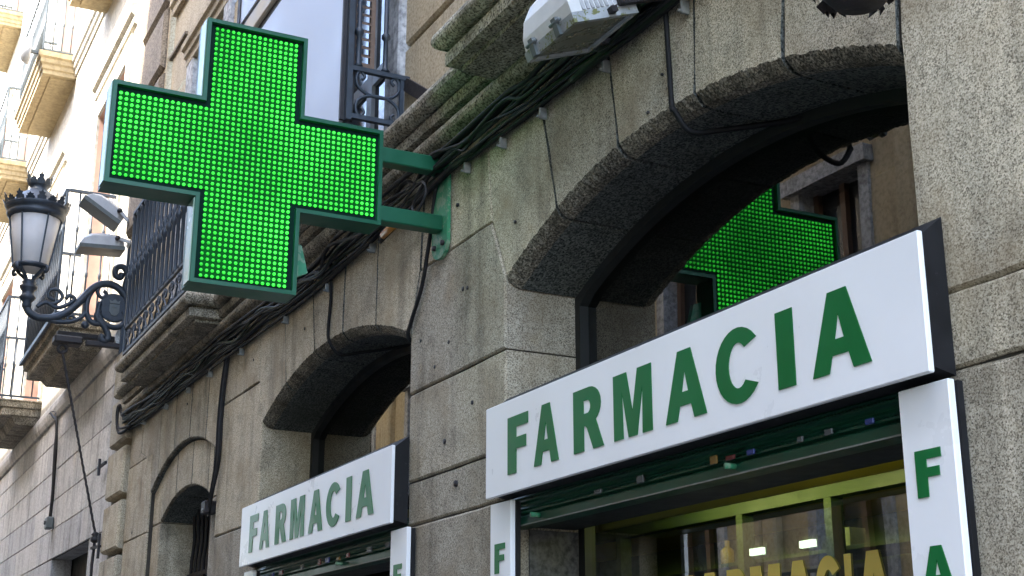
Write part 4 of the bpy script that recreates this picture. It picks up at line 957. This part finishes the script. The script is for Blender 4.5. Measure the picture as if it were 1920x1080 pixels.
# iron beam, tie rod
bm_ = thing('iron_beam', (-16.5, 0, 5.7), 'rusty black double iron beam sticking out of the wall under the street lamp', 'beam')
MB().bbox(-16.62, -16.52, -.74, .2, 5.77, 5.83, .006).build('flange', M['darkiron'], bm_); MB().bbox(-16.46, -16.38, -.42, .2, 5.655, 5.715, .006).build('flange', M['darkiron'], bm_)
MB().bbox(-16.64, -16.42, -.78, -.45, 5.66, 5.76, .02).build('end_block', M['darkiron'], bm_)
rd = thing('tie_rod', (-16.5, -.05, 3.3), 'thin dark tie rod slanting down from the iron beam to a wall bracket', 'rod')
r_ = MB(); top = Vector((-16.5, -.67, 5.58)); bot = Vector((-16.5, -.10, 3.44)); pts = []
for i in range(90):
    p = top.lerp(bot, i / 89); pts.append(p + Vector((.003 * math.cos(i * 1.9), .003 * math.sin(i * 1.9), 0)))
r_.tube(pts, .016, 6); r_.build('rod', M['darkiron'], rd)
MB().tube([(-16.5 + .0, -.67 + .05 * math.cos(t), 5.60 + .05 * math.sin(t)) for t in [k * math.pi / 6 for k in range(13)]], .018, 6).build('eye', M['darkiron'], rd)
MB().lathe([(.02, -.06), (.05, -.04), (.055, .0), (.03, .02), (.05, .04), (.02, .07)], (-16.5, -.10, 3.40), 8).build('turnbuckle', M['darkiron'], rd)
MB().tube([(-16.5, -.10, 3.36), (-16.5, -.11, 3.1), (-16.5, -.10, 2.6), (-16.5, -.1, 1.2)], .018, 6).build('lower_rod', M['darkiron'], rd)
c_ = MB(); c_.bar((-16.5, -.13, 3.28), (-16.2, -.09, 3.28), .03, .03); c_.bar((-16.22, -.10, 3.14), (-16.22, -.10, 3.42), .03, .03); c_.build('wall_bracket', M['darkiron'], rd)
wa = thing('wall_anchor', (-16.6, -.03, 4.29), 'small black cross-shaped wall anchor on the pale stone beside the quoins', 'anchor')
c_ = MB(); c_.bar((-16.98, -.05, 4.29), (-16.5, -.05, 4.29), .03, .03); c_.bar((-16.78, -.075, 4.17), (-16.78, -.075, 4.37), .045, .03); c_.build('bar', M['darkiron'], wa)

# ------------------------------------------------------------------ apartment building next door
N = thing('apartment_building', (-25, 0, ZG), 'pale stucco apartment building with balconies behind the street lamp, sunlit above', 'building')
DOOR = (-20.42, -17.55, 3.49)
zc = [ZG, .2, .9, 1.6, 2.25, 2.9, 3.50, 3.93, 4.36, 4.82, 5.28, 5.64]
random.seed(5)
for a, b in zip(zc, zc[1:]):
    x = -16.27
    while x > -44:
        w = random.choice((.55, 1.3, 1.9, 2.4)); x2 = x - w
        segs = [(x2, x)]
        if b <= DOOR[2] + .02:
            segs = []
            if x > DOOR[1]: segs.append((max(x2, DOOR[1]), x))
            if x2 < DOOR[0]: segs.append((x2, min(x, DOOR[0])))
        for s0, s1 in segs:
            if s1 - s0 > .08: stone_block([(s0, a), (s1, a), (s1, b), (s0, b)], .012, .3, N, M['ashlar'], gap=.009, bev=.006, j=.002, step=.6, jy=.004)
        x = x2
mz = MB(); mz.add([(-44, .03, DOOR[2]), (-16.27, .03, DOOR[2]), (-16.27, .03, 5.64), (-44, .03, 5.64)], [(0, 1, 2, 3)])
mz.add([(-44, .03, ZG), (DOOR[0], .03, ZG), (DOOR[0], .03, DOOR[2]), (-44, .03, DOOR[2])], [(0, 1, 2, 3)]); mz.add([(DOOR[1], .03, ZG), (-16.27, .03, ZG), (-16.27, .03, DOOR[2]), (DOOR[1], .03, DOOR[2])], [(0, 1, 2, 3)])
mz.build('mortar', M['mortar'], N, fix=False)
MB().box(DOOR[0], DOOR[1], .32, .36, ZG, DOOR[2] + .05).build('door', M['darkframe'], N)
MB().prism([(.2, 5.64), (-.02, 5.64), (-.05, 5.70), (-.07, 5.78), (-.07, 5.86), (-.03, 5.93), (.2, 5.93)], -50, -16.47, axis='x').build('string_course', M['ashlar'], N)
cols = [-18.75, -24.3, -29.8, -35.3, -40.8, -46.3]
SEC = [5.93, 12.0, 18.3]
wins = []
for cx in cols: wins += [(cx - .95, cx + 1.1, 6.25, 10.0), (cx - .95, cx + 1.1, 12.5, 15.8), (cx - .95, cx + 1.1, 18.6, 21.8)]
walled(-50, -16.26, 5.93, 25, wins, .0, .30).build('wall', [M['white_stucco'], M['pink']], N)
MB().box(-50, -16.3, .36, .4, ZG, 24.9).build('inner_lining', M['dark'], N)
for a, b, c, d in wins:
    f = MB(); xm = (a + b) / 2
    for x0, x1 in ((a + .01, a + .2), (xm - .1, xm + .1), (b - .2, b - .01)): f.box(x0, x1, .24, .30, c, d - .6)
    for z in (c, c + 1.1, d - .75): f.box(a + .01, b - .01, .238, .302, z, z + .16)
    fo = f.build('window', M['whiteframe'], N)
    MB().box(a, b, .305, .32, c, d).build('glass_pane', M['winglass'], fo)
    # flat surround and projecting hood
    for x0, x1 in ((a - .28, a), (b, b + .28)): MB().box(x0, x1, -.04, .0, c, d).build('window_surround', M['white_stucco'], N)
    MB().box(a - .28, b + .28, -.042, .0, d, d + .32).build('window_surround', M['white_stucco'], N)
    hp = [(.0, d + .40), (-.045, d + .42), (-.05, d + .53), (-.10, d + .57), (-.11, d + .70), (.0, d + .75)]
    MB().prism(hp, a - .4, b + .4, axis='x').build('window_hood', M['white_stucco'], N)
MB().prism([(.1, 11.95), (-.03, 11.95), (-.035, 12.03), (-.07, 12.06), (-.075, 12.14), (-.11, 12.17), (-.11, 12.24), (.1, 12.28)], -50, -16.47, axis='x').build('string_course', M['white_stucco'], N)
MB().prism([(.1, 24.8), (-.3, 24.9), (-.5, 25.1), (-.5, 25.3), (.1, 25.4)], -50, -16.47, axis='x').build('eaves', M['white_stucco'], N)
for ci, cx in enumerate(cols):
    # first floor: weathered stone slab on a stepped underside, with a plain iron railing
    x0, x1 = (-20.2, -17.45) if ci == 0 else (cx - 1.45, cx + 1.35)
    slab(x0, x1, .60, [(-.02, 5.98), (0, 6.0), (.0, 6.10), (.05, 6.12), (.06, 6.20), (.09, 6.215), (.09, 6.235)]).build('balcony_slab', M['moulding'], N)
    slab(x0 + .25, x1 - .1, .36, [(0, 5.86), (.08, 5.975)]).build('slab_bracket', M['moulding'], N)
    MB().box(x0 - .10, x1 + .10, -.71, -.67, 6.2, 6.26).build('slab_edge', M['iron'], N)
    railing(N, x0, x1, -.66, 6.30, 7.95, M['iron'], frieze=0, step=.16, fancy=False)
    # upper floors: deep moulded cream slabs
    for zb in (0, 6.1):
        x0, x1 = cx - 1.3, cx + 1.6
        slab(x0, x1, .56, [(q, z + zb) for q, z in [(0, 11.90), (.0, 11.97), (.025, 11.99), (.03, 12.06), (.06, 12.09), (.065, 12.16), (.10, 12.19), (.10, 12.28)]]).build('balcony_slab', M['tan_stucco'], N)
        slab(x0 + .12, x1 - .12, .42, [(0, 11.875 + zb), (.0, 11.897 + zb)]).build('slab_soffit', M['tan_stucco'], N)
        railing(N, x0 - .06, x1 + .06, -.60, 12.32 + zb, 13.9 + zb, M['greyiron'], frieze=0, step=.17, fancy=False)
# a round lamp/dish on the far balcony
dsh = thing('balcony_dish', (-22.75, -.6, 12.28), 'small grey round dish fixed to a balcony railing in the top left of the photo', 'dish')
mb = MB(); vs = []
for y, r in ((-.98, .03), (-.96, .12), (-.91, .2), (-.84, .235), (-.80, .235)):
    vs += [(-22.75 + r * math.cos(k * math.pi / 7), y, 12.28 + r * math.sin(k * math.pi / 7)) for k in range(14)]
mb.add(vs, [(q * 14 + k, q * 14 + (k + 1) % 14, q * 14 + 14 + (k + 1) % 14, q * 14 + 14 + k) for q in range(4) for k in range(14)] + [tuple(range(14)), tuple(range(56, 70))], 0, True).build('dish', M['galv'], dsh)
MB().bar((-22.75, -.80, 12.28), (-22.75, -.57, 12.28), .05).build('stalk', M['greyiron'], dsh)

# ------------------------------------------------------------------ buildings across the street (they shade the street and show in the panes)
def opposite(name, x0, x1, h, label, wall):
    Y = -7.5; b = thing(name, ((x0 + x1) / 2, Y, ZG), label, 'building')
    n = max(1, round((x1 - x0) / 3.4)); pw = (x1 - x0) / n; holes = []
    fl_ = [1.9, 5.6, 9.3, 13.0]
    for i in range(n):
        cx = x0 + pw * (i + .5)
        for z in fl_:
            if z + 3 < h: holes.append((cx - .6, cx + .6, z, z + 2.6))
    walled(x0, x1, .6, h, holes, Y, .3, sg=-1).build('wall', [wall, M['jambstone']], b)
    MB().add([(x0, Y, ZG), (x1, Y, ZG), (x1, Y, .6), (x0, Y, .6)], [(0, 1, 2, 3)]).build('ground_storey', M['darkstone'], b, fix=False)
    MB().box(x0, x1, Y - 6, Y - .35, ZG, h).build('block', M['darkstone'], b)
    for i in range(n + 1):
        x = x0 + pw * i; MB().bbox(max(x0, x - .3), min(x1, x + .3), Y - .02, Y + .14, .6, h, .03).build('pilaster', wall, b)
    for a, bb, c, d in holes:
        f = MB()
        for p, q in ((a, a + .1), ((a + bb) / 2 - .05, (a + bb) / 2 + .05), (bb - .1, bb)): f.box(p, q, Y - .28, Y - .2, c, d)
        fo = f.build('window', M['shutterwood'], b); MB().box(a, bb, Y - .30, Y - .285, c, d).build('glass_pane', M['winglass'], fo)
        sf = MB()
        for p, q in ((a - .18, a), (bb, bb + .18)): sf.box(p, q, Y, Y + .05, c, d)
        sf.box(a - .25, bb + .25, Y, Y + .16, d, d + .22); sf.build('window_surround', M['jambstone'], b)
        slab(a - .35, bb + .35, .45, [(0, c - .3), (.0, c - .22), (.06, c - .18), (.08, c - .08), (.1, c - .02)], sg=-1, y=Y).build('balcony_slab', M['jambstone'], b)
        r = MB()
        for z in (c + .06, c + 1.2): r.bar((a - .35, Y + .5, z), (bb + .35, Y + .5, z), .04)
        for k in range(12):
            x = a - .35 + (bb - a + .7) * k / 11; r.bar((x, Y + .5, c + .06), (x, Y + .5, c + 1.2), .025)
        r.build('balcony_railing', M['iron'], b)
    MB().prism([(Y, h - .6), (Y + .15, h - .5), (Y + .2, h - .2), (Y + .45, h - .1), (Y + .45, h), (Y, h + .05)], x0, x1, axis='x').build('cornice', wall, b)
random.seed(3)
opposite('townhouse', -14.9, 5, 18.5, 'cream townhouse across the street, reflected in the near arched pane', M['facade'])
opposite('townhouse', -46, -14.92, 14.6, 'lower tan townhouse across the street, reflected in the farther arched pane', M['facade'])
